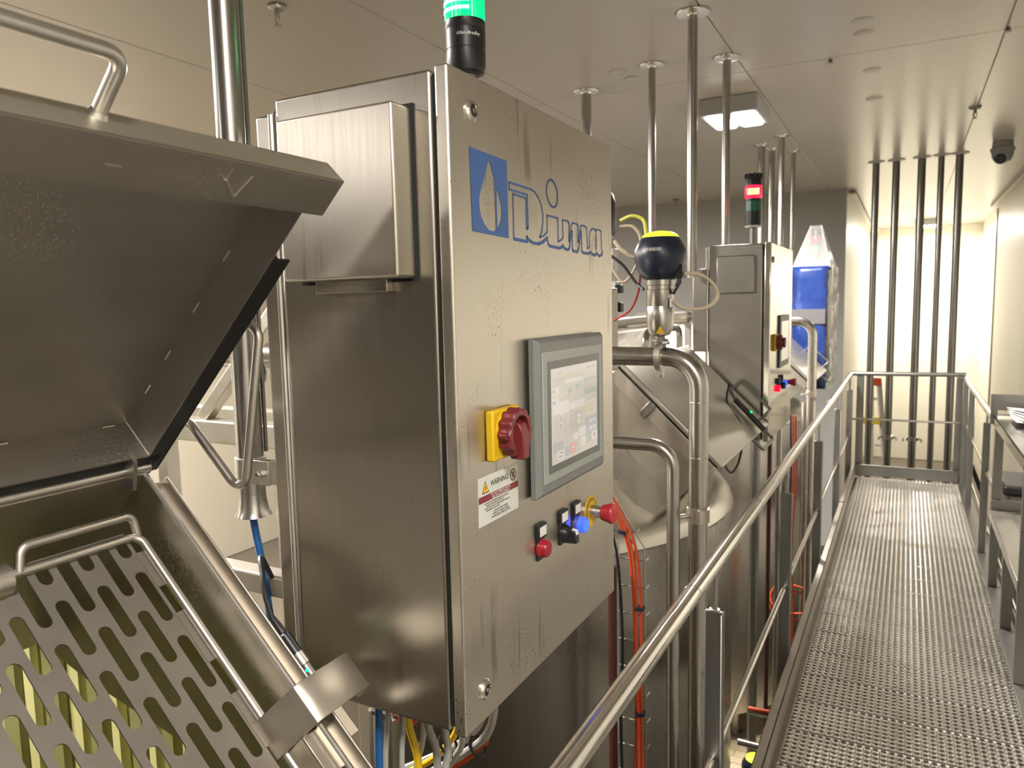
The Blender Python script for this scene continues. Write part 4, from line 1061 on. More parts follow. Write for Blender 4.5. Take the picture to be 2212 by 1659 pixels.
for k in range(4):
    b = MB(); b.tube([cs[k], tp[k]], .006, 6); b.build('film_fold', 'clear_fold', c3)
tower(-.87, 8.55, 2.19, False, 'unlit signal tower under clear plastic film on the third cabinet', .07)

# ================================================================== poles to the ceiling
def pole(x, y, r, z0, label, flange=.085, grp='poles hanging from the ceiling'):
    t = thing('ceiling_pole', label, 'pole', (x, y, z0), grp)
    b = MB(); b.tube([(x, y, z0), (x, y, CEIL-.01)], r, 24); b.build('pole', 'steel_pole', t)
    b = MB(); b.lathe((x, y, CEIL-.022), [(r+.004, 0), (r+.008, .008), (flange, .012), (flange+.002, .017), (flange, .022)], 32); fl = b.build('flange', 'chrome', t)
    return t
p1 = pole(-1.27, 1.147, .029, 1.41, 'thick steel pole beside the big cabinet, with a blue cable leaving its lower end')
b = MB(); b.lathe((-1.27, 1.147, 1.408), [(.040, 0), (.034, .012), (.030, .035), (.029, .05)], 24, caps=False); b.build('bell_mouth', 'steel_pole', p1)
b = MB(); b.lathe((-1.27, 1.147, 1.488), [(.029, 0), (.0335, .001), (.0335, .052), (.029, .053)], 24)
b.box((-1.245, 1.116, 1.488), (-1.185, 1.122, 1.541)); b.box((-1.245, 1.132, 1.488), (-1.180, 1.138, 1.541)); clp = b.build('clamp', 'steel_rod', p1, bevel=.001)
b = MB(); b.lathe((-1.205, 1.116, 1.514), [(.008, 0), (.008, .006), (.004, .007), (.004, .014)], 6, axis=(0, -1, 0)); b.build('clamp_bolt', 'chrome', clp)
b = MB(); b.box((-1.19, 1.122, 1.49), (-1.16, 1.134, 1.54)); b.build('clamp_lug', 'steel_bracket', clp)
b = MB(); b.box((-1.246, 1.165, 1.55), (-1.240, 1.172, 3.4)); b.build('edge_strip', 'steel_dark', p1)
pole(-2.26, 5.57, .040, FLOOR, 'wide steel ceiling pole nearest above the first cabinet corner', .10)
pole(-1.62, 5.21, .025, FLOOR, 'slim steel ceiling pole behind the blue valve head', .085)
pole(-1.133, 4.42, .028, 2.0, 'tall ceiling pole standing at the near rear corner of the second cabinet', .095)
pole(-1.133, 5.33, .027, 2.0, 'ceiling pole in front of the lamp, at the far rear corner of the second cabinet', .09)
pole(-1.42, 8.43, .036, .95, 'ceiling pole just right of the red signal light, nearer of a close pair', .08)
pole(-1.36, 8.72, .034, .80, 'ceiling pole just right of the red signal light, farther of a close pair', .08)
pole(-1.166, 8.08, .030, 2.0, 'ceiling pole at the near corner of the blue wrapped cabinet', .075)
pole(-1.17, 8.97, .026, 2.0, 'ceiling pole at the far corner of the blue wrapped cabinet', .075)
names = ['leftmost', 'second from left', 'middle', 'second from right', 'rightmost']
for i, (x, r, y) in enumerate(((-.385, .040, 10.3), (-.165, .042, 10.3), (.105, .044, 10.28), (.305, .034, 10.26), (.49, .042, 10.26))):
    t = thing('process_pipe', f'{names[i]} of the five tall steel pipes standing behind the end railing', 'pipe', (x, y, -1.4), 'five pipes at the walkway end')
    b = MB(); b.tube([(x, y, -1.4), (x, y, CEIL-.005)], r, 20); b.build('pipe', 'steel_pipe_dark', t)
    b = MB(); b.lathe((x, y, CEIL-.02), [(r+.004, 0), (r+.055, .012), (r+.055, .02)], 28); b.build('ceiling_collar', 'cap_white', t)
    if i in (1, 2):
        b = MB(); b.lathe((x, y, .08), [(r, 0), (r+.02, .005), (r+.02, .05), (r, .055)], 24)
        for s_ in (-1, 1): b.tube([(x+s_*(r+.015), y, .105), (x+s_*(r+.05), y, .105), (x+s_*(r+.06), y, .07)], .012, 8)
        b.build('pipe_clamp', 'steel_pole', t)
    b = MB(); b.box((x-.02, y-.02, -1.42), (x+.02, y+.02, -1.4)); b.build('pipe_foot', 'steel_dark', t)

# ================================================================== pipework in front of the tanks
def upipe(name, pts, r, br, label, mat_='steel_pipe'):
    t = thing(name, label, 'pipe', tuple(pts[-1]), 'pipe loops beside the tanks')
    b = MB(); b.tube(fillet(pts, br, 10), r, 24); b.build('pipe', mat_, t)
    return t
PX, PYy = -.645, 2.62
big = upipe('process_pipe', [(-1.30, PYy, 1.662), (PX, PYy, 1.662), (PX, PYy, FLOOR+.3)], .0345, .115, 'thick bent steel pipe carrying the blue valve head')
for z in (1.50, 1.30):
    b = MB(); b.lathe((PX, PYy, z), [(.0345, 0), (.0350, .001), (.0350, .002), (.0345, .003)], 24, caps=False); b.build('weld_ring', 'steel_pole', big)
b = MB(); b.lathe((PX, PYy, 1.065), [(.0345, 0), (.041, .001), (.041, .05), (.0345, .051)], 24); b.box((PX-.015, PYy-.048, 1.066), (PX-.003, PYy-.036, 1.115)); b.box((PX+.003, PYy-.048, 1.066), (PX+.015, PYy-.036, 1.115)); b.build('pipe_clamp', 'steel_bracket', big)
b = MB(); b.tube([(-.712, 2.55, 1.09), (PX, PYy, 1.09)], .009, 10); b.build('tie_bar', 'steel_rod', big)
thin = upipe('process_pipe', [(-1.25, 2.545, 1.350), (-.715, 2.545, 1.350), (-.715, 2.545, FLOOR+.3)], .0235, .085, 'thinner bent steel pipe tied to the thick pipe by a short bar')
dup(big, (0, 3.62, .02), 'bent steel pipe farther along, in front of the blue wrapped cabinet')

def hose(name, pts, r, m, label, grp=None, cat='hose'):
    b = MB(); b.tube(smooth_path(pts), r, 10)
    o = b.build(name, m, None, loc=pts[0])
    tag(o, label, cat, grp)
    return o
def valve(x, y, zp, label, low=False):
    t = thing('valve', label, 'valve', (x, y, zp))
    b = MB(); b.lathe((x, y, zp), [(.012, -.05), (.045, -.048), (.047, -.02), (.050, 0), (.047, .02), (.045, .045), (.02, .05)], 28, axis=(1, 0, 0)) if False else None
    b = MB(); b.lathe((x-.014, y, zp), [(.040, 0), (.052, .003), (.052, .024), (.040, .027)], 28, axis=(1, 0, 0)); b.box((x-.01, y-.012, zp-.075), (x+.012, y+.012, zp-.045)); b.tube([(x+.0, y-.03, zp-.066), (x+.0, y+.03, zp-.066)], .007, 8); b.build('pipe_clamp', 'steel_bracket', t)
    b = MB(); b.lathe((x, y, zp+.03), [(.022, 0), (.022, .022), (.03, .024), (.03, .034), (.018, .036), (.018, .05)], 20); b.tube([(x+.02, y-.03, zp+.05), (x+.045, y-.045, zp+.052)], .006, 8); b.build('yoke', 'steel_dark', t)
    b = MB(); b.lathe((x, y, zp+.075), [(.026, 0), (.036, .004), (.045, .022), (.049, .05), (.049, .105), (.0485, .106), (.0485, .108), (.049, .109), (.049, .165), (.0475, .167), (.0475, .18), (.05, .182), (.05, .205)], 36); b.build('actuator', 'steel_pipe', t)
    z = zp+.275
    b = MB(); b.lathe((x, y, z), [(.05, 0), (.062, .006), (.082, .035), (.093, .075), (.091, .105), (.078, .135), (.064, .152)], 36); b.build('head', 'valve_blue', t)
    b = MB(); b.lathe((x, y, z+.15), [(.066, 0), (.060, .009), (.042, .018), (.02, .022), (.001, .023)], 32, caps=False); b.build('dome', 'dome_yellow', t)
    b = MB(); b.box((x+.055, y-.03, z+.004), (x+.088, y+.02, z+.05)); b.tube([(x+.07, y-.01, z+.03), (x+.075, y-.02, z-.01), (x+.05, y-.02, z-.05)], .008, 8); b.build('cable_gland', 'black_plastic', t)
    d = Vector((-x, -y, 0)).normalized(); s_ = Vector((-d.y, d.x, 0))*-1
    b = MB()
    def curved(u0, u1, v0, v1, rr0):
        q = []
        for (u, v) in ((u0, v0), (u1, v0), (u1, v1), (u0, v1)):
            a = u/rr0; q.append(Vector((x, y, z+v))+(d*math.cos(a)+(-s_)*-math.sin(a)*-1)*rr0)
        b.add(q, [(0, 1, 2, 3)])
    for (u0, u1) in ((-.055, -.043), (-.040, -.034), (-.032, -.027), (-.025, -.019), (-.017, -.013), (-.011, -.005), (-.003, .003)): curved(u0, u1, .098, .110, .0945)
    b.build('print_mark', 'cable_grey', t)
    return t, z
va, vz = valve(-.785, PYy, 1.662, 'blue valve head with glowing yellow dome on the thick bent pipe')
b = MB(); q = Vector((-.785, PYy, 1.662+.078)); dd = Vector((.785, -PYy, 0)).normalized(); sv = Vector((dd.y, -dd.x, 0))
b.add([q+dd*.047-sv*.016+Vector((0, 0, .006)), q+dd*.047+sv*.016+Vector((0, 0, .006)), q+dd*.052+Vector((0, 0, .036))], [(0, 1, 2)]); b.build('hazard_triangle', 'sticker_yellow', va)
b = MB(); b.box((-.742, PYy-.032, 1.84), (-.736, PYy-.005, 1.87)); b.build('label_tag', 'print_white', va)
hose('air_hose', [(-.712, PYy-.01, 1.955), (-.66, PYy+.04, 1.955), (-.615, PYy+.07, 1.92), (-.60, PYy+.08, 1.87), (-.635, PYy+.05, 1.835), (-.70, PYy, 1.835), (-.735, PYy-.03, 1.865)], .0065, 'hose_cream', 'cream air hose looping beside the blue valve head')
hose('cable', [(-.84, PYy-.02, 1.905), (-.875, PYy, 1.93), (-.93, PYy, 2.0), (-1.02, PYy+.02, 2.06)], .0055, 'black_plastic', 'thin black cable rising left from the blue valve head', cat='cable')
hose('air_hose', [(-.98, 2.75, 2.172), (-.93, 2.74, 2.185), (-.885, 2.74, 2.165), (-.865, 2.72, 2.10), (-.83, 2.70, 2.02)], .0068, 'hose_yellow', 'yellow-green hose arching behind the blue valve head')
hose('air_hose', [(-1.0, 2.80, 2.155), (-.945, 2.80, 2.15), (-.915, 2.80, 2.10), (-.935, 2.79, 2.035), (-.985, 2.78, 2.06), (-1.02, 2.79, 2.10)], .0065, 'hose_cream', 'cream hose curling under the valve half hidden by the cabinet')
hose('cable', [(-.885, 2.70, 1.97), (-.90, 2.72, 1.90), (-.94, 2.74, 1.83), (-1.02, 2.78, 1.79)], .0045, 'cable_red', 'thin red cable running down left of the blue valve', cat='cable')
hose('air_hose', [(-1.03, 2.8, 1.99), (-.99, 2.8, 1.94), (-.955, 2.8, 1.965), (-.92, 2.8, 2.03)], .006, 'hose_cream', 'short cream hose end clipped beside the cabinet edge')
v2 = thing('valve', 'dark valve head mostly hidden behind the right edge of the big cabinet', 'valve', (-1.20, 3.05, 1.9))
b = MB(); b.lathe((-1.20, 3.06, 2.13), [(.05, 0), (.075, .012), (.085, .04), (.085, .15), (.075, .19), (.05, .215), (.01, .22)], 32); b.build('head', 'valve_blue', v2)
b = MB(); b.lathe((-1.20, 3.06, 1.72), [(.03, 0), (.045, .02), (.049, .1), (.049, .40), (.06, .41)], 28); b.build('actuator', 'steel_pipe', v2)
b = MB(); b.box((-1.16, 3.0, 1.99), (-1.10, 3.06, 2.09)); b.box((-1.15, 3.0, 1.86), (-1.09, 3.05, 1.95)); b.build('solenoid', 'cap_white', v2, bevel=.005)
b = MB(); b.box((-1.10, 3.0, 1.90), (-1.07, 3.04, 1.935)); b.box((-1.10, 3.0, 1.82), (-1.07, 3.04, 1.86)); b.build('fitting', 'black_plastic', v2, bevel=.004)
b = MB(); b.tube([(-1.20, 3.06, 1.25), (-1.20, 3.06, 1.74)], .03, 20); b.build('valve_stem', 'steel_pipe', v2)

# pipe running along the row behind the valve, and a manifold
pr = thing('process_pipe', 'bright horizontal pipe running behind the blue valve towards the second cabinet', 'pipe', (-1.27, 3.6, 1.0))
b = MB(); b.tube([(-1.30, 3.16, 1.745), (-1.30, 5.3, 1.745)], .042, 24); b.build('pipe', 'steel_rail', pr)
b = MB(); b.box((-1.36, 3.75, 1.76), (-1.20, 3.81, 1.772)) if False else None
for y in (3.2, 4.9):
    b = MB(); b.box((-1.30, y-.02, 1.0), (-1.26, y+.02, 1.71)); b.build('support', 'steel_bracket', pr)
    b = MB(); b.lathe((-1.28, y-.015, 1.745), [(.042, 0), (.048, .002), (.048, .028), (.042, .03)], 24, axis=(0, 1, 0)); b.build('pipe_clamp', 'chrome', pr)
hp = thing('process_pipe', 'bent handle-like pipe above the closed hatch near the second cabinet', 'pipe', (-1.12, 4.3, 1.35))
b = MB(); b.tube(fillet([(-1.20, 3.75, 1.50), (-1.20, 3.75, 1.705), (-1.20, 4.40, 1.705), (-1.20, 4.40, 1.50)], .07), .021, 16); b.build('pipe', 'steel_pipe', hp)
b = MB(); b.lathe((-1.20, 3.75, 1.49), [(.035, 0), (.035, .012)], 16); b.lathe((-1.20, 4.40, 1.49), [(.035, 0), (.035, .012)], 16); b.build('foot_ring', 'steel_rod', hp)
mf = thing('valve_manifold', 'small steel manifold with stubby fittings between cabinet and valve', 'manifold', (-1.12, 2.95, 1.55))
b = MB(); b.box((-1.20, 2.84, 1.58), (-1.06, 2.94, 1.92)); b.build('block', 'steel_cabinet2', mf, bevel=.006)
for j in range(5):
    for i in range(2):
        b = MB(); b.lathe((-1.10+.045*i-.02, 2.84, 1.62+.055*j), [(.016, 0), (.02, .01), (.02, .045), (.014, .055)], 14, axis=(.3, -1, 0)); b.build('fitting', 'chrome', mf)
b = MB(); b.box((-1.16, 2.88, .95), (-1.12, 2.92, 1.58)); b.build('support', 'steel_bracket', mf)

# ================================================================== cable tray with cables on the second tank
tr = thing('cable_tray', 'wire cable tray climbing the second tank beside the big cabinet', 'cable tray', (-.92, 2.72, -2.0))
ta = [Vector((-1.06, 2.80, 1.12)), Vector((-.905, 2.80, .875)), Vector((-.890, 2.80, FLOOR))]
off = [Vector((-.075, -.02, 0)), Vector((-.036, -.0, 0)), Vector((0, 0, 0)), Vector((.0, .10, 0))]
for o_ in (Vector((-.11, 0, 0)), Vector((-.04, 0, 0)), Vector((0, 0, 0))):
    b = MB(); b.tube([p+o_ for p in ta], .0032, 6); b.build('long_wire', 'steel_rod', tr)
for k in range(26):
    z = 1.05-.115*k
    if z > .875: x = -1.06+(1.12-z)/(1.12-.875)*.155
    else: x = -.905+(.875-z)/(.875+2.1)*.015
    b = MB(); b.tube([(x-.115, 2.80, z), (x+.005, 2.80, z), (x+.005, 2.84, z)], .0032, 6); b.build('cross_wire', 'steel_rod', tr)
def tray_cable(dx, dy, r, m, label, grp):
    pts = [(-1.12+dx, 2.785+dy, 1.20), (-1.03+dx, 2.785+dy, 1.05), (-.955+dx, 2.785+dy, .90), (-.93+dx, 2.785+dy, .72)]
    for j in range(8): pts.append((-.922+dx+.006*math.sin(j*1.7+dx*300), 2.785+dy, .45-.3*j))
    hose('cable', pts, r, m, label, grp, 'cable')
tray_cable(.012, .0, .0062, 'cable_orange', 'right of three orange cables strapped to the tray on the second tank', 'orange cables on the tray')
tray_cable(-.004, -.006, .0062, 'cable_orange', 'middle of three orange cables strapped to the tray on the second tank', 'orange cables on the tray')
tray_cable(-.020, .002, .0062, 'cable_orange', 'left of three orange cables strapped to the tray on the second tank', 'orange cables on the tray')
tray_cable(-.075, 0, .0065, 'black_plastic', 'black cable beside the orange cables on the tray', None)
tray_cable(-.105, 0.02, .011, 'cable_grey', 'grey cable nearest the cabinet on the tray', None)
for z in (.93, .62, .40, .17, -.1):
    x = -1.0 if z > .9 else -.93
    b = MB(); b.lathe((x+.01, 2.785, z), [(.022, 0), (.022, .012)], 12); tag(b.build('cable_tie', 'valve_blue', None, loc=(x, 2.785, z)), 'dark cable tie around the orange cables on the tray', 'cable tie', 'cable ties on the tray')
rp = thing('process_pipe', 'dark red pipe standing behind the cable tray under the big cabinet', 'pipe', (-1.0, 2.56, FLOOR))
b = MB(); b.tube([(-1.02, 2.74, FLOOR+.02), (-1.02, 2.74, .80)], .018, 14); b.build('pipe', 'pipe_red', rp)
b = MB(); b.lathe((-1.02, 2.74, FLOOR), [(.03, 0), (.03, .03)], 14); b.build('foot', 'steel_dark', rp)

# pipes and cables between the second and third tank
for i, (x, y, r, m, lb) in enumerate(((-.95, 5.55, .035, 'steel_post', 'upright steel post under the far corner of the second cabinet'), (-.86, 5.62, .016, 'pipe_red', 'thin red upright pipe under the second cabinet'), (-.80, 5.66, .022, 'steel_pipe', 'slim bright upright pipe under the second cabinet'),
        (-.72, 6.55, .03, 'steel_pipe', 'upright pipe standing left of the far bent pipe'))):
    t = thing('process_pipe', lb, 'pipe', (x, y, FLOOR))
    b = MB(); b.tube([(x, y, FLOOR+.02), (x, y, 1.0)], r, 16); b.build('pipe', m, t)
    b = MB(); b.lathe((x, y, FLOOR), [(r*1.8, 0), (r*1.8, .025)], 16); b.build('foot', 'steel_dark', t)
for i in range(3):
    x, y = -.70-.02*i, 5.75+.02*i
    hose('cable', [(x, y, 1.0), (x+.01, y, .5), (x-.01, y, 0), (x+.008, y, -.5), (x, y, -1.1), (x-.03, y+.02, -1.7), (x-.1, y+.15, FLOOR+.02)], .007, ('cable_orange', 'cable_orange', 'black_plastic')[i], (('right' if i == 0 else 'left')+' one of two orange cables hanging below the second cabinet' if i < 2 else 'black cable hanging below the second cabinet'), 'cables under the second cabinet', 'cable')
for i in range(3):
    pts = [(-.78+.16*math.cos(a)*(1+.05*i), 6.3+.03*math.sin(3*a), -.62-.05*i+.13*math.sin(a)) for a in [k*math.pi/5 for k in range(11)]]
    if i == 2: continue
    hose('cable_coil', pts, .008, 'cable_orange', ('upper' if i == 0 else 'lower')+' loop of coiled orange cable hanging near the third tank', 'orange cable loops', 'cable')
hose('cable', [(-1.2, 7.6, FLOOR+.02), (-.95, 7.3, FLOOR+.02), (-.7, 7.2, FLOOR+.02), (-.45, 7.3, FLOOR+.02)], .012, 'black_plastic', 'black cable lying on the tiled floor below the walkway', None, 'cable')
# pipe rack under the walkway edge
for i, (y, z, lb) in enumerate(((4.9, -.90, 'upper steel tube reaching from the walkway to the tank'), (4.55, -.92, 'middle steel tube reaching from the walkway to the tank'), (4.15, -.93, 'lowest steel tube reaching from the walkway to the tank'))):
    t = thing('process_pipe', lb, 'pipe', (-.7, y, z-.05))
    b = MB(); b.tube([(-.86, y, z), (-.40, y, z)], .02 if i == 1 else .014, 14); b.build('pipe', 'steel_pipe', t)
    b = MB(); b.lathe((-.40, y, z), [(.03, 0), (.03, .012)], 14, axis=(1, 0, 0)); b.build('end_flange', 'steel_rod', t)
hose('cable', [(-.86, 4.88, -.868), (-.70, 4.90, -.872), (-.55, 4.89, -.868), (-.40, 4.88, -.87)], .015, 'cable_orange', 'thick orange cable lying along the upper steel tube below the walkway', None, 'cable')
vl, _ = valve(-.845, 5.10, -1.775, 'valve with yellow dome deep below the walkway edge')
b = MB(); b.tube([(-.90, 5.10, -1.775), (-.66, 5.10, -1.775), (-.66, 5.10, FLOOR)], .03, 14); tag(b.build('process_pipe', 'steel_pipe', None, loc=(-.66, 5.10, FLOOR)), 'bent pipe under the deep valve with yellow dome', 'pipe')

# ================================================================== cables below the big cabinet
def drop(pts, r, m, label, grp='cables leaving the bottom of the big cabinet'):
    hose('cable', pts, r, m, label, grp, 'cable')
drop([(-.985, 1.20, 1.062), (-.985, 1.20, .98), (-.989, 1.20, .86), (-.99, 1.20, .6)], .0082, 'cable_blue', 'straight blue cable leaving the bottom of the big cabinet')
drop([(-.972, 1.22, 1.062), (-.976, 1.22, .967), (-.988, 1.22, .85), (-.99, 1.22, .6)], .006, 'cable_grey', 'thin grey cable right beside the blue cable under the cabinet')
drop([(-.918, 1.20, 1.062), (-.92, 1.20, .98), (-.928, 1.20, .876), (-.93, 1.20, .6)], .006, 'cable_grey', 'grey cable left of the yellow one under the cabinet')
drop([(-.952, 1.25, 1.062), (-.944, 1.25, .95), (-.93, 1.25, .90), (-.92, 1.25, .84), (-.91, 1.25, .6)], .0085, 'cable_yellow', 'thick yellow cable hanging straight below the cabinet')
drop([(-.935, 1.3, 1.062), (-.939, 1.3, .92), (-.947, 1.3, .866), (-.965, 1.3, .80), (-1.0, 1.3, .6)], .0075, 'cable_grey', 'grey cable bending left behind the yellow one')
drop([(-.90, 1.25, 1.062), (-.891, 1.25, .957), (-.875, 1.25, .914), (-.87, 1.25, .86), (-.87, 1.25, .6)], .0085, 'cable_grey', 'thick grey cable right of the yellow one under the cabinet')
drop([(-.815, 1.20, 1.062), (-.813, 1.20, .99), (-.807, 1.20, .945), (-.816, 1.20, .905), (-.85, 1.20, .7)], .0078, 'cable_grey', 'grey cable nearest the cabinet door gap')
drop([(-.80, 1.4, 1.062), (-.812, 1.4, .93), (-.837, 1.4, .862), (-.90, 1.4, .80), (-.97, 1.4, .745), (-1.1, 1.4, .65)], .0095, 'cable_grey', 'grey cable sweeping left from the right end of the cabinet bottom')
drop([(-.825, 1.42, 1.062), (-.845, 1.42, .92), (-.89, 1.42, .84), (-.97, 1.42, .775), (-1.1, 1.42, .69)], .009, 'cable_grey', 'second grey cable of the bundle sweeping left under the cabinet')
drop([(-.855, 1.35, 1.062), (-.867, 1.35, .882), (-.887, 1.35, .831), (-.914, 1.35, .791), (-1.0, 1.35, .68)], .008, 'cable_grey', 'grey cable crossing behind the tied bundle')
drop([(-.86, 1.36, 1.062), (-.885, 1.36, .90), (-.932, 1.36, .824), (-.994, 1.36, .767), (-1.1, 1.36, .70)], .0075, 'cable_yellow', 'yellow cable slanting left in the tied bundle')
drop([(-.82, 1.43, 1.062), (-.848, 1.43, .85), (-.881, 1.43, .80), (-.925, 1.43, .755), (-1.05, 1.43, .66)], .0075, 'cable_orange', 'orange cable at the lower edge of the tied bundle')
for (p, d_, lb) in (((-.915, 1.36, .845), (-.6, 0, -.6), 'black tie around the yellow cable bundle'), ((-.865, 1.41, .825), (-.6, 0, -.6), 'black tie around the grey and orange cable bundle'), ((-.80, 1.40, .985), (0, 0, -1), 'black tie at the right end of the cabinet bottom')):
    b = MB(); b.tube([Vector(p)+Vector(d_).orthogonal().normalized()*.024*math.cos(a)+Vector(d_).cross(Vector(d_).orthogonal()).normalized()*.024*math.sin(a) for a in [2*math.pi*k/16 for k in range(17)]], .0035, 6, caps=False)
    tag(b.build('cable_tie', 'black_plastic', None, loc=p), lb, 'cable tie', 'ties on the cabinet cables')
hose('cable', [(-1.27, 1.147, 1.48), (-1.272, 1.147, 1.40), (-1.256, 1.147, 1.315), (-1.244, 1.147, 1.231), (-1.236, 1.147, 1.165), (-1.22, 1.147, 1.05), (-1.20, 1.147, .85)], .0082, 'cable_blue', 'blue cable hanging from the lower end of the thick pole', None, 'cable')
bv = thing('ball_valve', 'small ball valve with orange handle below the cabinet', 'valve', (-1.03, 1.28, .85))
b = MB(); b.lathe((-1.08, 1.30, .918), [(.012, 0), (.012, .03), (.018, .032), (.018, .06), (.012, .062), (.012, .09)], 6, axis=(1, 0, .1)); b.build('body', 'chrome', bv)
b = MB(); b.box((-.996, 1.28, .915), (-.958, 1.31, .95)); b.build('handle', 'cable_orange', bv, bevel=.003)
b = MB(); b.tube([(-1.085, 1.30, .918), (-1.085, 1.30, .6)], .011, 12); b.build('feed_pipe', 'steel_rod', bv)

# ================================================================== frame behind the open hatch
fr = thing('support_frame', 'square steel beam frame with diagonal brace seen behind the open hatch', 'frame', (-2.9, 2.4, FLOOR))
b = MB(); b.box((-4.3, 2.36, 1.245), (-1.9, 2.46, 1.35)); b.build('beam', 'steel_skirt', fr, bevel=.006)
b = MB(); b.bar((-2.96, 2.41, 1.35), (-2.45, 2.41, 1.86), .06, .06, (0, 1, 0)); b.build('brace', 'steel_skirt', fr, bevel=.006)
for x in (-4.2, -2.0):
    b = MB(); b.box((x-.05, 2.36, FLOOR), (x+.05, 2.46, 2.1)); b.build('upright', 'steel_skirt', fr, bevel=.006)
bp_ = thing('process_pipe', 'large horizontal pipe glimpsed behind the thick pole', 'pipe', (-3.0, 2.75, 1.6))
b = MB(); b.tube([(-4.6, 2.75, 1.63), (-1.95, 2.75, 1.63)], .065, 24); b.build('pipe', 'steel_pipe', bp_)
for x in (-3.05, -4.2):
    b = MB(); b.tube([(x, 2.75, 1.36), (x, 2.75, 1.60)], .03, 14); b.lathe((x, 2.75, 1.34), [(.06, 0), (.06, .03), (.035, .04)], 16); b.build('stub', 'chrome', bp_)
b = MB(); b.box((-4.5, 2.70, 1.24), (-2.2, 2.80, 1.345)); b.build('support_beam', 'steel_skirt', bp_)
for x in (-4.4, -3.7):
    b = MB(); b.box((x-.04, 2.71, FLOOR), (x+.04, 2.79, 1.24)); b.build('support_leg', 'steel_skirt', bp_)
vb = thing('valve', 'blue valve body peeking out left of the thick pole', 'valve', (-2.82, 2.6, 1.45))
b = MB(); b.lathe((-2.82, 2.60, 1.50), [(.02, 0), (.055, .01), (.06, .06), (.05, .10), (.02, .11)], 24); b.build('head', 'tarp_blue', vb)
b = MB(); b.lathe((-2.82, 2.60, 1.345), [(.03, 0), (.03, .16)], 16); b.build('stem', 'chrome', vb)

# ================================================================== ceiling fittings
def lamp(x, y, power, i):
    lbs = ['twin-panel ceiling lamp shining behind the poles', 'small distant ceiling lamp in the bright corridor', 'ceiling lamp above the open tank, out of view', 'ceiling lamp over the middle of the tank row, out of view', 'ceiling lamp over the near walkway, out of view', 'added ceiling lamp behind the photographer, out of view, for the cabinet cover highlight', 'added ceiling lamp left of the open tank, out of view, to brighten the ceiling', 'added ceiling lamp hidden behind the open hatch lid, to brighten the ceiling']
    t = thing('ceiling_lamp', lbs[i], 'lamp', (x, y, CEIL-.15), 'ceiling lamps')
    b = MB(); b.box((x-.235, y-.29, CEIL-.135), (x+.235, y+.29, CEIL)); b.build('housing', 'lamp_case', t, bevel=.012)
    for sx in (-1, 1):
        b = MB()
        xa, xb = sorted((x+sx*.022, x+sx*.195))
        b.prism([(xa+.02, y-.25, CEIL-.147), (xb-.02, y-.25, CEIL-.147), (xb, y-.21, CEIL-.147), (xb, y+.21, CEIL-.147), (xb-.02, y+.25, CEIL-.147), (xa+.02, y+.25, CEIL-.147), (xa, y+.21, CEIL-.147), (xa, y-.21, CEIL-.147)], (0, 0, .012))
        b.build('light_panel', 'lamp_lens', t)
    l = bpy.data.lights.new('lamp_light', 'AREA'); l.shape = 'RECTANGLE'; l.size = .36; l.size_y = .5; l.energy = power; l.spread = math.radians(LAMPS[i][3]); l.color = (1.0, .94, .875)
    o = bpy.data.objects.new('lamp_light', l); COL.objects.link(o); o.location = (x, y, CEIL-.152)
for i, (x, y, p, wm) in enumerate(LAMPS): lamp(x, y, p, i)

def sprinkler(x, y, lb, dark=False):
    t = thing('sprinkler', lb, 'sprinkler', (x, y, CEIL), 'ceiling sprinklers')
    m = 'steel_dark' if dark else 'steel_pole'
    b = MB(); b.lathe((x, y, CEIL-.025), [(.012, 0), (.035, .004), (.048, .012), (.050, .020), (.048, .025)], 28); b.build('escutcheon', m, t)
    b = MB(); b.lathe((x, y, CEIL-.055), [(.012, 0), (.014, .01), (.014, .032)], 14)
    for s_ in (-1, 1): b.tube([(x+s_*.011, y, CEIL-.05), (x+s_*.015, y, CEIL-.07), (x+s_*.004, y, CEIL-.095)], .0032, 6)
    b.lathe((x, y, CEIL-.102), [(.019, 0), (.019, .003), (.005, .006), (.005, .012)], 16); b.build('nozzle', m, t)
sprinkler(-3.07, 3.14, 'bright sprinkler head on the ceiling above the open hatch')
sprinkler(.475, 7.85, 'dark sprinkler head on the ceiling right of the standing pipes', True)
sprinkler(-3.35, 12.03, 'tiny far sprinkler head between the ceiling poles', True)
caps = [(-.283, 5.08, 'upper white ceiling disc near the panel joint'), (-.286, 5.32, 'white ceiling disc just in front of the panel joint'), (-.277, 6.19, 'white ceiling disc just beyond the panel joint'), (-.295, 7.06, 'farthest white ceiling disc over the walkway'), (-1.876, 5.23, 'left white ceiling disc beside the slim pole'), (-1.845, 5.44, 'right white ceiling disc beside the slim pole')]
for x, y, lb in caps:
    b = MB(); b.lathe((x, y, CEIL-.012), [(.02, 0), (.05, .001), (.060, .006), (.062, .012)], 28); tag(b.build('blanking_disc', 'cap_white', None, loc=(x, y, CEIL)), lb, 'ceiling disc', 'ceiling discs')
dc = thing('dome_camera', 'grey dome security camera hanging from the ceiling by the right wall', 'camera', (.86, 9.75, CEIL-.2))
b = MB(); b.lathe((.86, 9.75, CEIL-.11), [(.115, 0), (.118, .03), (.10, .05), (.095, .11)], 32); b.build('housing', 'camera_white', dc)
b = MB(); b.lathe((.86, 9.75, CEIL-.23), [(.03, 0), (.075, .022), (.10, .07), (.105, .12)], 32); ball = b.build('eyeball', 'camera_white', dc)
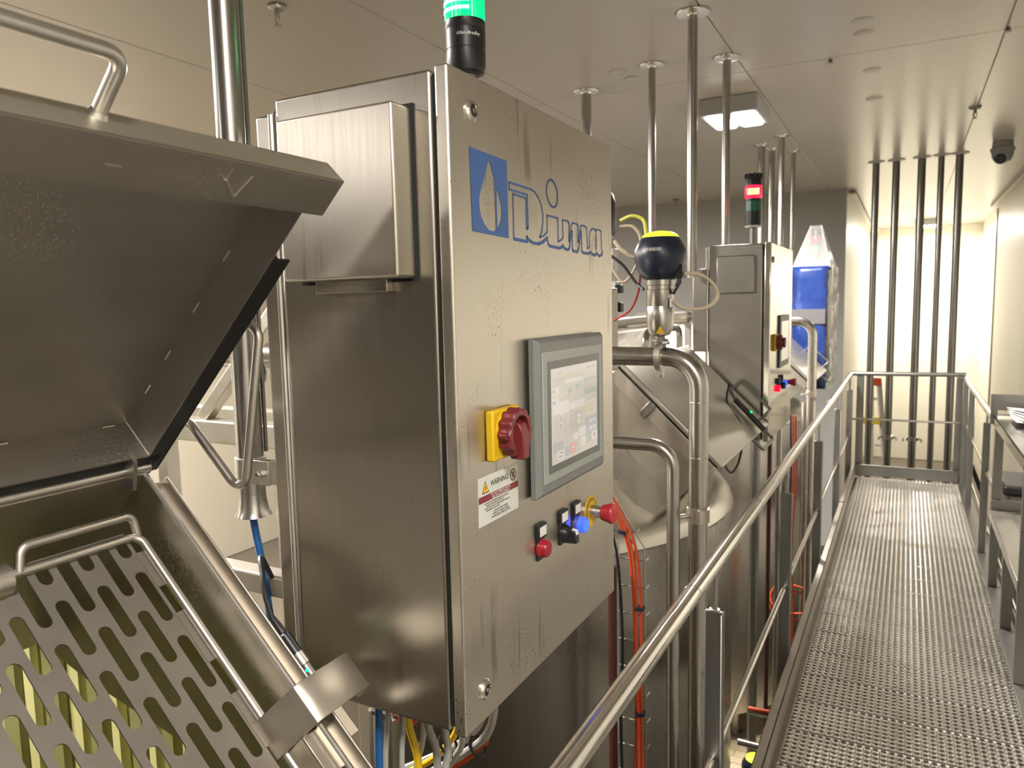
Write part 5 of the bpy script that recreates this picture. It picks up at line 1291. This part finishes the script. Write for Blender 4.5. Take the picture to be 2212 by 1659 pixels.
b = MB(); b.lathe((.835, 9.66, CEIL-.195), [(.055, 0), (.055, .02), (.045, .03)], 24, axis=(-.25, -.8, -.45)); b.build('lens', 'black_plastic', dc)
wb = thing('wall_bracket', 'dark bracket fixed high on the right wall at the picture edge', 'bracket', (1.3, 11.4, 3.2))
b = MB(); b.box((1.24, 11.3, 3.27), (1.40, 11.4, 3.36)); b.build('arm', 'steel_dark', wb, bevel=.01)
b = MB(); b.box((1.385, 11.27, 3.23), (1.40, 11.43, 3.40)); b.build('plate', 'steel_dark', wb)

# ================================================================== things at the far end
ld_ = thing('step_ladder', 'folded yellow-capped step ladder leaning behind the standing pipes', 'ladder', (-.33, 11.2, FLOOR))
for sx in (0, 1):
    b = MB(); b.bar((-.38+.08*sx, 11.0, .72), (-.22+.3*sx-.12, 11.3, FLOOR), .03, .07); b.build('rail', 'ladder_fibre', ld_)
for k in range(8):
    z = .5-.32*k; f = (.72-z)/(.72-FLOOR)
    b = MB(); b.box((-.38+.16*f, 10.98+.3*f, z-.02), (-.30+.34*f-.0, 11.04+.3*f, z+.01)); b.build('step', 'ladder_fibre', ld_)
b = MB(); b.box((-.50, 10.95, .16), (-.27, 11.08, .25)); b.build('bracket', 'ladder_yellow', ld_, bevel=.01)
b = MB(); b.box((-.41, 10.95, .68), (-.27, 11.06, .78)); b.build('top_cap', 'cable_orange', ld_, bevel=.01)
bn = thing('waste_bin', 'dark green bin standing below the far end of the walkway', 'bin', (-.62, 9.0, FLOOR))
b = MB(); b.lathe((-.72, 9.0, FLOOR), [(.22, 0), (.28, .95), (.29, .97), (.27, .98)], 24); b.build('body', 'bin_green', bn)
b = MB(); b.lathe((-.72, 9.0, FLOOR+.98), [(.295, 0), (.295, .03), (.2, .08), (.02, .09)], 24); b.build('lid', 'bin_green', bn)
bm = thing('floor_machine', 'dark machine standing by the right wall beyond the railing', 'machine', (1.0, 8.2, FLOOR))
b = MB(); b.box((.86, 7.9, FLOOR), (1.22, 8.5, .05)); b.build('body', 'steel_dark', bm, bevel=.02)
b = MB(); b.box((.82, 7.85, .05), (1.26, 8.55, .14)); b.build('top', 'black_plastic', bm, bevel=.02)
